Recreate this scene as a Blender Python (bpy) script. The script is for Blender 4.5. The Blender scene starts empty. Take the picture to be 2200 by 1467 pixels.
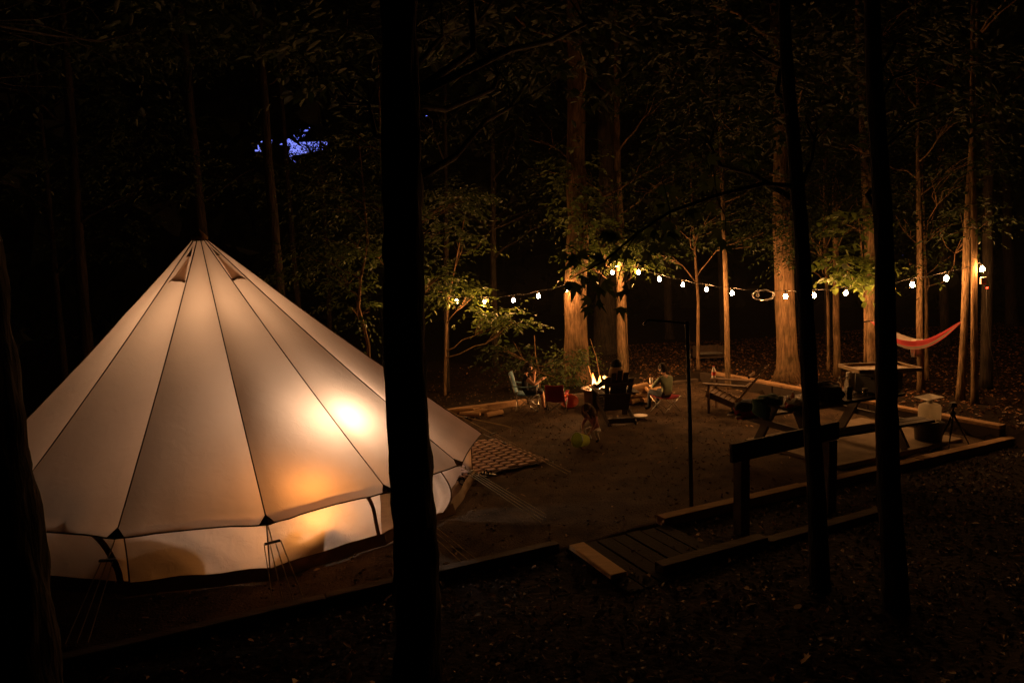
import bpy, bmesh, math, random
import numpy as np
from mathutils import Vector, Matrix, noise

# ------------------------------------------------------------------ camera, sky, exposure
scene = bpy.context.scene
R = math.radians
LENS_PX, CAM_H, PITCH, ROLL = 1500.0, 2.95, 6.4, 2.0
IMG_W, IMG_H = 2200.0, 1467.0
cam_data = bpy.data.cameras.new("camera")
cam_data.lens = 36.0 * LENS_PX / IMG_W
cam_data.sensor_width = 36.0
cam_data.clip_start = 0.05
cam_data.clip_end = 1500.0
cam = bpy.data.objects.new("camera", cam_data)
scene.collection.objects.link(cam)
scene.camera = cam
_p, _r = R(PITCH), R(ROLL)
C_FWD = Vector((0, math.cos(_p), -math.sin(_p)))
_up0 = Vector((0, math.sin(_p), math.cos(_p)))
_rt0 = Vector((1, 0, 0))
C_RT = math.cos(_r) * _rt0 - math.sin(_r) * _up0
C_UP = math.cos(_r) * _up0 + math.sin(_r) * _rt0
C_POS = Vector((0, 0, CAM_H))
_m = Matrix((C_RT, C_UP, -C_FWD)).transposed().to_4x4()
_m.translation = C_POS
cam.matrix_world = _m

world = bpy.data.worlds.new("World")
scene.world = world
world.use_nodes = True
wn = world.node_tree
wn.nodes.clear()
w_out = wn.nodes.new("ShaderNodeOutputWorld")
w_bg = wn.nodes.new("ShaderNodeBackground")
w_sky = wn.nodes.new("ShaderNodeTexSky")
w_sky.sky_type = 'NISHITA'
w_sky.sun_disc = False
w_sky.sun_elevation = R(-2.0)
w_sky.sun_rotation = R(0.0)
w_bg.inputs["Strength"].default_value = 3.2
# the camera is balanced for tungsten lamps, so the dusk sky reads blue
w_wb = wn.nodes.new("ShaderNodeMix"); w_wb.data_type = 'RGBA'; w_wb.blend_type = 'MULTIPLY'
w_wb.inputs[0].default_value = 1.0
w_wb.inputs[7].default_value = (0.17, 0.21, 1.0, 1)
wn.links.new(w_sky.outputs[0], w_wb.inputs[6])
wn.links.new(w_wb.outputs[2], w_bg.inputs[0])
wn.links.new(w_bg.outputs[0], w_out.inputs[0])

scene.view_settings.view_transform = 'Standard'
scene.view_settings.look = 'None'
scene.view_settings.exposure = 0.0
scene.view_settings.gamma = 1.0
scene.view_settings.use_curve_mapping = False
scene.render.engine = 'CYCLES'
scene.cycles.use_denoising = True
scene.cycles.max_bounces = 4
scene.cycles.diffuse_bounces = 2
scene.cycles.glossy_bounces = 2
scene.cycles.transmission_bounces = 4
scene.cycles.use_adaptive_sampling = True
scene.cycles.adaptive_threshold = 0.02
scene.cycles.transparent_max_bounces = 6
scene.cycles.sample_clamp_indirect = 3.0
scene.cycles.sample_clamp_direct = 0.0
scene.cycles.use_light_tree = True
scene.cycles.caustics_reflective = False
scene.cycles.caustics_refractive = False

# light levels of the lamps the place has
BULB_L = 600.0
LANTERN_L = 265.0
POLE_LANTERN_L = 215.0
TABLE_LAMP_L = 135.0
FIRE_W = 150.0

# ------------------------------------------------------------------ survey helpers: a sighted point on a plane
def ray(u, v):
    return C_FWD + C_RT * ((u - IMG_W / 2) / LENS_PX) - C_UP * ((v - IMG_H / 2) / LENS_PX)
def G(u, v, z=0.0):
    d = ray(u, v); t = (z - CAM_H) / d.z
    return C_POS + d * t
def D(u, v, y):
    d = ray(u, v)
    return C_POS + d * (y / d.y)

TH = R(25.3)
AU = Vector((math.cos(TH), math.sin(TH), 0)); AV = Vector((-math.sin(TH), math.cos(TH), 0))
V_FRONT, V_BACK, U_LEFT, U_RIGHT = 6.08, 12.95, -10.5, 11.1
def uv(u, v, z=0.0):
    return Vector((AU.x * u + AV.x * v, AU.y * u + AV.y * v, z))
def to_uv(p):
    return p[0] * AU.x + p[1] * AU.y, p[0] * AV.x + p[1] * AV.y
def sstep(a, b, x):
    t = min(1.0, max(0.0, (x - a) / (b - a))); return t * t * (3 - 2 * t)
def ground_z(x, y):
    u, v = to_uv((x, y))
    z = 0.0
    inside = (U_LEFT < u < U_RIGHT) and (V_FRONT < v < V_BACK)
    if inside:
        return -0.06
    z += 0.12 * sstep(5.5, 3.0, v) + 1.2 * sstep(3.0, 0.4, v) + 0.25 * sstep(0, -30, v)
    if v > V_BACK:
        drop = sstep(0, 5, v - V_BACK)
        z -= 0.55 * drop * (1 - sstep(3, 7, u))
        z += 3.5 * sstep(25, 90, v)
    if u > U_RIGHT:
        z += 0.22 + 0.3 * sstep(0, 12, u - U_RIGHT)
    elif u > U_RIGHT - 4 and v > V_BACK:
        z += 0.2 * sstep(U_RIGHT - 4, U_RIGHT, u)
    if v < V_FRONT and u > U_RIGHT:
        z -= 0.22 * sstep(V_FRONT - 0.2, V_FRONT - 2.5, v)
    n = noise.noise(Vector((x * 0.35, y * 0.35, 3.1))) * 0.06 + noise.noise(Vector((x * 1.6, y * 1.6, 9.1))) * 0.022
    d = max(V_FRONT - v, v - V_BACK, u - U_RIGHT, U_LEFT - u)
    return z - 0.01 + n * min(1.0, max(0, d) / 0.6)

COL = scene.collection
def tag(o, label=None, cat=None, group=None, kind=None):
    if label: o["label"] = label
    if cat: o["category"] = cat
    if group: o["group"] = group
    if kind: o["kind"] = kind
    return o
def thing(name, loc, rz=0.0, label=None, cat=None, group=None):
    o = bpy.data.objects.new(name, None)
    o.empty_display_size = 0.1
    COL.objects.link(o)
    o.location = loc; o.rotation_euler = (0, 0, rz)
    return tag(o, label, cat, group)
def facing(fx, fy):
    return math.atan2(-fx, fy)
def rotz(a): return Matrix.Rotation(a, 3, 'Z')
def axes_to(z):
    z = Vector(z).normalized()
    x = z.orthogonal().normalized(); y = z.cross(x)
    return Matrix((x, y, z)).transposed()

class MB:
    """collects shapes, then links them as one mesh object"""
    def __init__(s): s.v = []; s.f = []; s.m = []; s.cur = 0
    def add(s, vs, fs):
        o = len(s.v); s.v.extend([tuple(p) for p in vs])
        for f in fs: s.f.append(tuple(i + o for i in f)); s.m.append(s.cur)
        return s
    def box(s, c, size, rot=None):
        c = Vector(c); hx, hy, hz = size[0] / 2, size[1] / 2, size[2] / 2
        vs = [Vector((x, y, z)) for z in (-hz, hz) for y in (-hy, hy) for x in (-hx, hx)]
        if rot is not None: vs = [rot @ p for p in vs]
        return s.add([c + p for p in vs], [(0, 2, 3, 1), (4, 5, 7, 6), (0, 1, 5, 4), (2, 6, 7, 3), (1, 3, 7, 5), (0, 4, 6, 2)])
    def bar(s, p, q, w, h, up=(0, 0, 1)):
        p, q = Vector(p), Vector(q); d = (q - p).normalized(); up = Vector(up)
        x = d.cross(up)
        if x.length < 1e-4: x = d.orthogonal()
        x.normalize(); z = x.cross(d)
        vs = []
        for e in (p, q):
            for a, b in ((-1, -1), (1, -1), (1, 1), (-1, 1)):
                vs.append(e + x * (a * w / 2) + z * (b * h / 2))
        return s.add(vs, [(0, 1, 2, 3), (7, 6, 5, 4), (0, 4, 5, 1), (1, 5, 6, 2), (2, 6, 7, 3), (3, 7, 4, 0)])
    def tube(s, pts, rad, n=8, cap=True, wob=0.0, seed=0, fine=0.0):
        pts = [Vector(p) for p in pts]; k = len(pts)
        if not hasattr(rad, '__len__'): rad = [rad] * k
        t0 = (pts[1] - pts[0]).normalized(); x = t0.orthogonal().normalized()
        vs = []; rng = random.Random(seed)
        for i, p in enumerate(pts):
            t = (pts[min(i + 1, k - 1)] - pts[max(i - 1, 0)]).normalized()
            x = (x - t * x.dot(t)); x = x.normalized() if x.length > 1e-6 else t.orthogonal().normalized()
            y = t.cross(x)
            for j in range(n):
                a = 2 * math.pi * j / n
                rr = rad[i]
                if wob: rr *= 1 + wob * noise.noise(Vector((math.cos(a) * 1.7 + seed, math.sin(a) * 1.7, i * 0.35)))
                if fine: rr *= 1 + fine * noise.noise(Vector((math.cos(a) * 6 + seed, math.sin(a) * 6, p.z * 2.2))) + fine * .6 * noise.noise(Vector((math.cos(a) * 14, math.sin(a) * 14 + seed, p.z * 9)))
                vs.append(p + (x * math.cos(a) + y * math.sin(a)) * rr)
        fs = [(i * n + j, i * n + (j + 1) % n, (i + 1) * n + (j + 1) % n, (i + 1) * n + j) for i in range(k - 1) for j in range(n)]
        if cap:
            fs.append(tuple(range(n - 1, -1, -1))); fs.append(tuple((k - 1) * n + j for j in range(n)))
        return s.add(vs, fs)
    def lathe(s, prof, n=16, c=(0, 0, 0), rot=None, cap=True):
        c = Vector(c); vs = []
        for r, z in prof:
            for j in range(n):
                a = 2 * math.pi * j / n
                p = Vector((r * math.cos(a), r * math.sin(a), z))
                vs.append(c + (rot @ p if rot is not None else p))
        k = len(prof)
        fs = [(i * n + j, i * n + (j + 1) % n, (i + 1) * n + (j + 1) % n, (i + 1) * n + j) for i in range(k - 1) for j in range(n)]
        if cap:
            fs.append(tuple(range(n - 1, -1, -1))); fs.append(tuple((k - 1) * n + j for j in range(n)))
        return s.add(vs, fs)
    def grid(s, fn, nu, nv):
        vs = [fn(i / nu, j / nv) for j in range(nv + 1) for i in range(nu + 1)]
        w = nu + 1
        return s.add(vs, [(j * w + i, j * w + i + 1, (j + 1) * w + i + 1, (j + 1) * w + i) for j in range(nv) for i in range(nu)])
    def build(s, name, mats, parent=None, smooth=False, off=None, bevel=0.0, solid=0.0):
        if off is not None:
            o_ = Vector(off); s.v = [tuple(Vector(p) - o_) for p in s.v]
        me = bpy.data.meshes.new(name)
        me.from_pydata(s.v, [], s.f); me.update()
        for m in (mats if isinstance(mats, (list, tuple)) else [mats]): me.materials.append(m)
        if any(s.m): me.polygons.foreach_set('material_index', s.m)
        if smooth: me.polygons.foreach_set('use_smooth', [True] * len(me.polygons))
        o = bpy.data.objects.new(name, me); COL.objects.link(o)
        if parent is not None: o.parent = parent
        if solid:
            md = o.modifiers.new('solid', 'SOLIDIFY'); md.thickness = solid; md.offset = 0
        if bevel:
            md = o.modifiers.new('bevel', 'BEVEL'); md.width = bevel; md.segments = 2; md.limit_method = 'ANGLE'
        return o

def fast_mesh(name, V, F, mat, parent=None, smooth=False):
    """V (n,3) array, F (m,k) array of equal-sided faces"""
    me = bpy.data.meshes.new(name)
    V = np.ascontiguousarray(V, dtype=np.float32); F = np.ascontiguousarray(F, dtype=np.int32)
    k = F.shape[1]
    me.vertices.add(len(V)); me.vertices.foreach_set('co', V.ravel())
    me.loops.add(F.size); me.loops.foreach_set('vertex_index', F.ravel())
    me.polygons.add(len(F)); me.polygons.foreach_set('loop_start', np.arange(0, F.size, k, dtype=np.int32))
    me.polygons.foreach_set('loop_total', np.full(len(F), k, dtype=np.int32))
    if smooth: me.polygons.foreach_set('use_smooth', np.ones(len(F), dtype=bool))
    me.update(calc_edges=True); me.materials.append(mat)
    o = bpy.data.objects.new(name, me); COL.objects.link(o)
    if parent is not None: o.parent = parent
    return o

# ------------------------------------------------------------------ materials
def new_mat(name):
    m = bpy.data.materials.new(name); m.use_nodes = True
    nt = m.node_tree; nt.nodes.clear()
    out = nt.nodes.new('ShaderNodeOutputMaterial')
    return m, nt, out
def nd(nt, t, **kw):
    n = nt.nodes.new(t)
    for k, v in kw.items(): setattr(n, k, v)
    return n
def mat(name, col, rough=0.75, spec=0.3, var=0.35, scale=6.0, bump=0.0, bscale=40.0, stretch=(1, 1, 1), metal=0.0, col2=None, coord='Object', emit=None, es=0.0):
    m, nt, out = new_mat(name)
    b = nd(nt, 'ShaderNodeBsdfPrincipled')
    b.inputs['Roughness'].default_value = rough
    b.inputs['Specular IOR Level'].default_value = spec
    b.inputs['Metallic'].default_value = metal
    tc = nd(nt, 'ShaderNodeTexCoord'); mp = nd(nt, 'ShaderNodeMapping'); mp.inputs['Scale'].default_value = stretch
    nt.links.new(tc.outputs[coord], mp.inputs[0])
    nz = nd(nt, 'ShaderNodeTexNoise'); nz.inputs['Scale'].default_value = scale; nz.inputs['Detail'].default_value = 6
    nz.inputs['Roughness'].default_value = 0.65
    nt.links.new(mp.outputs[0], nz.inputs['Vector'])
    rp = nd(nt, 'ShaderNodeValToRGB'); rp.color_ramp.elements[0].position = 0.3; rp.color_ramp.elements[1].position = 0.7
    c2 = col2 or tuple(c * (1 - var) for c in col)
    c1 = col if col2 else tuple(min(1, c * (1 + var * 0.6)) for c in col)
    rp.color_ramp.elements[0].color = (*c2, 1); rp.color_ramp.elements[1].color = (*c1, 1)
    nt.links.new(nz.outputs[0], rp.inputs[0]); nt.links.new(rp.outputs[0], b.inputs['Base Color'])
    if bump:
        n2 = nd(nt, 'ShaderNodeTexNoise'); n2.inputs['Scale'].default_value = bscale; n2.inputs['Detail'].default_value = 5
        nt.links.new(mp.outputs[0], n2.inputs['Vector'])
        bp = nd(nt, 'ShaderNodeBump'); bp.inputs['Strength'].default_value = min(1, bump); bp.inputs['Distance'].default_value = 0.02
        nt.links.new(n2.outputs[0], bp.inputs['Height']); nt.links.new(bp.outputs[0], b.inputs['Normal'])
    if emit:
        b.inputs['Emission Color'].default_value = (*emit, 1); b.inputs['Emission Strength'].default_value = es
    nt.links.new(b.outputs[0], out.inputs[0])
    return m
def emit_mat(name, col, strength):
    m, nt, out = new_mat(name)
    e = nd(nt, 'ShaderNodeEmission'); e.inputs[0].default_value = (*col, 1); e.inputs[1].default_value = strength
    nt.links.new(e.outputs[0], out.inputs[0]); return m
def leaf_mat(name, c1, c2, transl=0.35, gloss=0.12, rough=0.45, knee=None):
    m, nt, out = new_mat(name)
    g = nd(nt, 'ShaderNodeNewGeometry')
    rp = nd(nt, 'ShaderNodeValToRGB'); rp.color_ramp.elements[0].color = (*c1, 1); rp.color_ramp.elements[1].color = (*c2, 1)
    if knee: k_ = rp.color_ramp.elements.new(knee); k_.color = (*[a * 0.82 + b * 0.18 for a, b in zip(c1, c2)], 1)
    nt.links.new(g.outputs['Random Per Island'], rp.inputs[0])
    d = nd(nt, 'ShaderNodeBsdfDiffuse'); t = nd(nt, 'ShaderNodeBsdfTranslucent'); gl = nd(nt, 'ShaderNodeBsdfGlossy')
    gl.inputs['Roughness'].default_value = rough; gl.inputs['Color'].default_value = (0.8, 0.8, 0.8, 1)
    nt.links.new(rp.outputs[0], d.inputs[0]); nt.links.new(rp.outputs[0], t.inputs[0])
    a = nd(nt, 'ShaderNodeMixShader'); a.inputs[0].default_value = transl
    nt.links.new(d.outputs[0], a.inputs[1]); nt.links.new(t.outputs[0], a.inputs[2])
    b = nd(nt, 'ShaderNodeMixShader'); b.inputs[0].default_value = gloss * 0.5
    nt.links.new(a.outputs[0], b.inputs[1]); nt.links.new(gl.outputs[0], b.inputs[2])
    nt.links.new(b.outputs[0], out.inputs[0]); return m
def cloth_mat(name, col, tcol, transl, weave=260.0, wrinkle=0.25, var=0.12):
    """thin fabric that lets light through"""
    m, nt, out = new_mat(name)
    tc = nd(nt, 'ShaderNodeTexCoord')
    nz = nd(nt, 'ShaderNodeTexNoise'); nz.inputs['Scale'].default_value = 1.6; nz.inputs['Detail'].default_value = 5
    nt.links.new(tc.outputs['Object'], nz.inputs['Vector'])
    fine = nd(nt, 'ShaderNodeTexNoise'); fine.inputs['Scale'].default_value = weave; fine.inputs['Detail'].default_value = 2
    nt.links.new(tc.outputs['Object'], fine.inputs['Vector'])
    mul = nd(nt, 'ShaderNodeMath', operation='MULTIPLY_ADD'); mul.inputs[1].default_value = var; mul.inputs[2].default_value = 1 - var
    nt.links.new(nz.outputs[0], mul.inputs[0])
    mul2 = nd(nt, 'ShaderNodeMath', operation='MULTIPLY_ADD'); mul2.inputs[1].default_value = 0.5 * var; 
    nt.links.new(fine.outputs[0], mul2.inputs[0]); nt.links.new(mul.outputs[0], mul2.inputs[2])
    def tint(c):
        mx = nd(nt, 'ShaderNodeMix', data_type='RGBA', blend_type='MULTIPLY'); mx.inputs[0].default_value = 1.0
        mx.inputs[6].default_value = (*c, 1); nt.links.new(mul2.outputs[0], mx.inputs[7]); return mx.outputs[2]
    d = nd(nt, 'ShaderNodeBsdfDiffuse'); t = nd(nt, 'ShaderNodeBsdfTranslucent')
    nt.links.new(tint(col), d.inputs[0]); nt.links.new(tint(tcol), t.inputs[0])
    if wrinkle:
        w = nd(nt, 'ShaderNodeTexNoise'); w.inputs['Scale'].default_value = 7.0; w.inputs['Detail'].default_value = 4; w.inputs['Distortion'].default_value = 0.6
        nt.links.new(tc.outputs['Object'], w.inputs['Vector'])
        bp = nd(nt, 'ShaderNodeBump'); bp.inputs['Strength'].default_value = wrinkle; bp.inputs['Distance'].default_value = 0.03
        nt.links.new(w.outputs[0], bp.inputs['Height']); nt.links.new(bp.outputs[0], d.inputs['Normal']); nt.links.new(bp.outputs[0], t.inputs['Normal'])
    a = nd(nt, 'ShaderNodeMixShader'); a.inputs[0].default_value = transl
    nt.links.new(d.outputs[0], a.inputs[1]); nt.links.new(t.outputs[0], a.inputs[2])
    nt.links.new(a.outputs[0], out.inputs[0]); return m
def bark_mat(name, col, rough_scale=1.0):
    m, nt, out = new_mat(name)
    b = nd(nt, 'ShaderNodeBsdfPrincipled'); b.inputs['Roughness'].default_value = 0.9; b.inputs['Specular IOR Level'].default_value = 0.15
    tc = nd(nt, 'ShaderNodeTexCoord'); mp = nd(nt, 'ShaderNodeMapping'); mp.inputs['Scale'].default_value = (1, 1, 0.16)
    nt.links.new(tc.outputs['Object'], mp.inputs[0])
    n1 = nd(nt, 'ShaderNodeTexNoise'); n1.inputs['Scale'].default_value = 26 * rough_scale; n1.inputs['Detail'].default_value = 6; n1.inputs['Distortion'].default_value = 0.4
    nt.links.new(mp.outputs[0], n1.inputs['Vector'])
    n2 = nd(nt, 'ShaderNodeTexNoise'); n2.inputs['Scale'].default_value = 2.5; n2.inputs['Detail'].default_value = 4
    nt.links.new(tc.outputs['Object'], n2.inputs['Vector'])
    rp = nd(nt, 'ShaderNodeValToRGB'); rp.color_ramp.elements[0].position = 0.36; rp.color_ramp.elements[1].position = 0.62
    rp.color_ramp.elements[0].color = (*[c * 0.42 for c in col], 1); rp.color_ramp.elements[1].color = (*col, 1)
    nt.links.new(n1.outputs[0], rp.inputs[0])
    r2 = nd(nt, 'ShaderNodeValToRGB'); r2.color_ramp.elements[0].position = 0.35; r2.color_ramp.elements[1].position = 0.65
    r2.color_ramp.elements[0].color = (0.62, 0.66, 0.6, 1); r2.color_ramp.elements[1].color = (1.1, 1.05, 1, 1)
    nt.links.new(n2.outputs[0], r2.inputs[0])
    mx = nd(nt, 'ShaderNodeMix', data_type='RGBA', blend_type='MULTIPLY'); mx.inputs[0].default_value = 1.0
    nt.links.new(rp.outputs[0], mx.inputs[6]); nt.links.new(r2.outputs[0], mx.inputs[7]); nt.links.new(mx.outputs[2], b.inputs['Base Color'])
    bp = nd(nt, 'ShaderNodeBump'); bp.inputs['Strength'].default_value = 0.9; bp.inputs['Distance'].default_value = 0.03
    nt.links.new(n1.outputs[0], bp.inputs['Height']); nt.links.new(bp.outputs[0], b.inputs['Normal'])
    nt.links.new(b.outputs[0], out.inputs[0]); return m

MAT = dict(
    soil=mat('soil', (0.022, 0.0145, 0.009), 0.95, 0.1, scale=3.0, bump=0.9, bscale=18, col2=(0.01, 0.007, 0.005)),
    gravel=mat('gravel', (0.108, 0.071, 0.043), 0.95, 0.12, scale=2.2, bump=1.0, bscale=42, col2=(0.024, 0.016, 0.011)),
    pebble=mat('pebble', (0.17, 0.12, 0.08), 0.9, 0.2, scale=2.0, var=0.5),
    concrete=mat('concrete', (0.27, 0.215, 0.155), 0.9, 0.2, scale=3.0, bump=0.3, bscale=60, col2=(0.15, 0.115, 0.08)),
    timber=mat('timber', (0.46, 0.29, 0.16), 0.85, 0.2, scale=7.0, bump=0.5, bscale=30, stretch=(0.25, 3, 3), col2=(0.24, 0.15, 0.08)),
    old_dim_wood=mat('old_dim_wood', (0.13, 0.098, 0.072), 0.85, 0.2, scale=7.0, bump=0.5, bscale=30, stretch=(0.3, 3, 3), col2=(0.06, 0.045, 0.034)),  # old wood; also the unlit back right edging, its shade in the tone
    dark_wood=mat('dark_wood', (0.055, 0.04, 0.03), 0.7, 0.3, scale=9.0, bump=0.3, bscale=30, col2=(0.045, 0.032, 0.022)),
    lit_pine=mat('lit_pine', (0.78, 0.54, 0.3), 0.8, 0.2, scale=6.0, bump=0.3, bscale=25, stretch=(0.4, 3, 3), col2=(0.55, 0.36, 0.19)),  # kerb beam: the light on it put into a brighter wood
    deck_wood=mat('deck_wood', (0.014, 0.010, 0.007), 0.85, 0.1, scale=9.0, bump=0.4, bscale=30, col2=(0.007, 0.005, 0.004)),  # landing planks, nearly black all over
    chair_wood=mat('chair_wood', (0.17, 0.105, 0.06), 0.6, 0.35, scale=9.0, bump=0.3, bscale=30, col2=(0.09, 0.055, 0.032)),
    fire_wood=mat('fire_wood', (0.52, 0.34, 0.18), 0.85, 0.2, scale=6.0, bump=0.5, bscale=25, stretch=(0.4, 3, 3), col2=(0.32, 0.19, 0.09)),
    tray_wood=mat('tray_wood', (0.62, 0.45, 0.24), 0.6, 0.3, scale=5.0, stretch=(0.3, 3, 3), col2=(0.5, 0.34, 0.17)),
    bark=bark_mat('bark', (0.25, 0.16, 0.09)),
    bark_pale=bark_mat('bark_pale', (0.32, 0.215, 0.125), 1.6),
    bark_dark=bark_mat('bark_dark', (0.045, 0.035, 0.027)),  # dim trees: weak light put into a darker bark
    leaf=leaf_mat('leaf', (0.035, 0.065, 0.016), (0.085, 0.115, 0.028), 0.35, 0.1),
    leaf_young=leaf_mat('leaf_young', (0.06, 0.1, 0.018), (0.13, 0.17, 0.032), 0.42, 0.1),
    leaf_mid=leaf_mat('leaf_mid', (0.014, 0.028, 0.007), (0.042, 0.06, 0.015), 0.35, 0.05),  # dim foliage: low light put into a darker leaf colour
    leaf_dark=leaf_mat('leaf_dark', (0.009, 0.016, 0.005), (0.024, 0.034, 0.01), 0.3, 0.04),  # unlit crowns and far woods: darkness put into the leaf colour
    litter=leaf_mat('litter', (0.016, 0.009, 0.005), (0.5, 0.28, 0.13), 0.1, 0.1, 0.45, 0.83),
    litter_lit=leaf_mat('litter_lit', (0.035, 0.018, 0.009), (0.27, 0.13, 0.055), 0.1, 0.1),  # leaves at the right: lamplight put into a brighter brown
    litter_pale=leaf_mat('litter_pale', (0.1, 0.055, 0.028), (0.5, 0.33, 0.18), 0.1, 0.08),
    bark_unlit=bark_mat('bark_unlit', (0.04, 0.033, 0.027)),  # near trunks: lack of light put into the bark colour
    canvas=cloth_mat('canvas', (0.46, 0.30, 0.185), (0.88, 0.615, 0.42), 0.5, wrinkle=0.16, var=0.22),
    canvas_wall=cloth_mat('canvas_wall', (0.5, 0.38, 0.28), (0.88, 0.68, 0.53), 0.5, wrinkle=0.45),
    canvas_trim=mat('canvas_trim', (0.2, 0.11, 0.05), 0.9, 0.1),
    seam=mat('seam', (0.085, 0.05, 0.028), 0.9, 0.1),
    groundsheet=mat('groundsheet', (0.16, 0.085, 0.035), 0.6, 0.3, scale=4, bump=0.3, bscale=9),
    rope=mat('rope', (0.6, 0.48, 0.3), 0.9, 0.1),
    black_plastic=mat('black_plastic', (0.02, 0.02, 0.02), 0.45, 0.4),
    black_metal=mat('black_metal', (0.03, 0.029, 0.028), 0.5, 0.5, bump=0.2, bscale=60),
    rust_metal=mat('rust_metal', (0.09, 0.055, 0.035), 0.75, 0.4, bump=0.3, bscale=60, col2=(0.04, 0.03, 0.025)),
    grey_metal=mat('grey_metal', (0.17, 0.16, 0.15), 0.55, 0.5),
    steel=mat('steel', (0.5, 0.49, 0.47), 0.35, 0.5, metal=0.8),
    white_plastic=mat('white_plastic', (0.75, 0.72, 0.66), 0.4, 0.5, var=0.06),
    paper=mat('paper', (0.8, 0.76, 0.68), 0.9, 0.1, var=0.06),
    jug=cloth_mat('jug', (0.85, 0.82, 0.74), (0.88, 0.84, 0.74), 0.62, wrinkle=0.0, var=0.05),
    green_plastic=cloth_mat('green_plastic', (0.5, 0.58, 0.12), (0.5, 0.55, 0.12), 0.45, wrinkle=0.0, var=0.05),
    red_plastic=mat('red_plastic', (0.5, 0.03, 0.02), 0.4, 0.5, var=0.1),
    orange_plastic=mat('orange_plastic', (0.6, 0.09, 0.02), 0.45, 0.5, var=0.1),
    blue_fabric=mat('blue_fabric', (0.17, 0.3, 0.4), 0.9, 0.1, scale=3, bump=0.3, bscale=90),
    grey_fabric=mat('grey_fabric', (0.34, 0.36, 0.38), 0.9, 0.1, scale=3, bump=0.3, bscale=90),
    red_fabric=mat('red_fabric', (0.24, 0.022, 0.04), 0.9, 0.1, scale=3, bump=0.3, bscale=90),
    teal_fabric=mat('teal_fabric', (0.012, 0.045, 0.036), 0.9, 0.1, scale=4, bump=0.5, bscale=20),
    black_fabric=mat('black_fabric', (0.016, 0.016, 0.018), 0.9, 0.1, scale=4, bump=0.5, bscale=20),
    olive_fabric=mat('olive_fabric', (0.25, 0.3, 0.2), 0.9, 0.1, scale=4, bump=0.5, bscale=16),
    pink_fabric=mat('pink_fabric', (0.42, 0.2, 0.2), 0.9, 0.1, scale=9, bump=0.4, bscale=20),
    white_fabric=mat('white_fabric', (0.6, 0.57, 0.52), 0.9, 0.1, var=0.1, bump=0.4, bscale=20),
    denim=mat('denim', (0.035, 0.042, 0.055), 0.9, 0.1, bump=0.4, bscale=20),
    skin=mat('skin', (0.55, 0.32, 0.21), 0.55, 0.35, var=0.12),
    hair_dark=mat('hair_dark', (0.03, 0.018, 0.01), 0.75, 0.2, scale=30, stretch=(3, 3, 0.4), bump=0.7, bscale=60),
    hair_brown=mat('hair_brown', (0.13, 0.075, 0.035), 0.75, 0.2, scale=30, stretch=(3, 3, 0.4), bump=0.7, bscale=60),
    hair_blond=mat('hair_blond', (0.5, 0.33, 0.16), 0.75, 0.2, scale=30, stretch=(3, 3, 0.4), bump=0.7, bscale=60),
    hammock_orange=cloth_mat('hammock_orange', (0.78, 0.13, 0.15), (0.78, 0.13, 0.15), 0.35, wrinkle=0.5),
    hammock_grey=cloth_mat('hammock_grey', (0.45, 0.4, 0.36), (0.45, 0.38, 0.32), 0.35, wrinkle=0.5),
    rug_pink=mat('rug_pink', (0.72, 0.54, 0.47), 0.95, 0.1, scale=14),
    rug_grey=mat('rug_grey', (0.06, 0.045, 0.042), 0.95, 0.1, scale=14),
    cord=mat('cord', (0.03, 0.026, 0.022), 0.5, 0.5),
    bulb=emit_mat('bulb', (1.0, 0.43, 0.13), BULB_L),
    lantern_globe=emit_mat('lantern_globe', (1.0, 0.8, 0.65), LANTERN_L),
    pole_globe=emit_mat('pole_globe', (1.0, 0.7, 0.47), POLE_LANTERN_L),
    table_globe=emit_mat('table_globe', (1.0, 0.42, 0.1), TABLE_LAMP_L),
    red_led=emit_mat('red_led', (1.0, 0.03, 0.01), 14.0),
    ember=emit_mat('ember', (1.0, 0.16, 0.02), 3.0),
)
def glass_mat(name, col, rough=0.05):
    m, nt, out = new_mat(name)
    b = nd(nt, 'ShaderNodeBsdfPrincipled'); b.inputs['Base Color'].default_value = (*col, 1)
    b.inputs['Roughness'].default_value = rough; b.inputs['Transmission Weight'].default_value = 0.85; b.inputs['IOR'].default_value = 1.35
    nt.links.new(b.outputs[0], out.inputs[0]); return m
MAT['clear_plastic'] = glass_mat('clear_plastic', (0.9, 0.9, 0.88))
MAT['brown_glass'] = glass_mat('brown_glass', (0.25, 0.1, 0.03))
def flame_mat():
    m, nt, out = new_mat('flame')
    tc = nd(nt, 'ShaderNodeTexCoord'); sp = nd(nt, 'ShaderNodeSeparateXYZ'); nt.links.new(tc.outputs['Generated'], sp.inputs[0])
    rp = nd(nt, 'ShaderNodeValToRGB'); e = rp.color_ramp.elements
    e[0].position = 0.0; e[0].color = (1, 0.75, 0.42, 1); e[1].position = 1.0; e[1].color = (1, 0.2, 0.02, 1)
    k = e.new(0.6); k.color = (1, 0.5, 0.15, 1)
    nt.links.new(sp.outputs[2], rp.inputs[0])
    em = nd(nt, 'ShaderNodeEmission'); em.inputs[1].default_value = 3.2
    nt.links.new(rp.outputs[0], em.inputs[0])
    tr = nd(nt, 'ShaderNodeBsdfTransparent'); ad = nd(nt, 'ShaderNodeAddShader')
    nt.links.new(em.outputs[0], ad.inputs[0]); nt.links.new(tr.outputs[0], ad.inputs[1]); nt.links.new(ad.outputs[0], out.inputs[0]); return m
MAT['flame'] = flame_mat()

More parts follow.
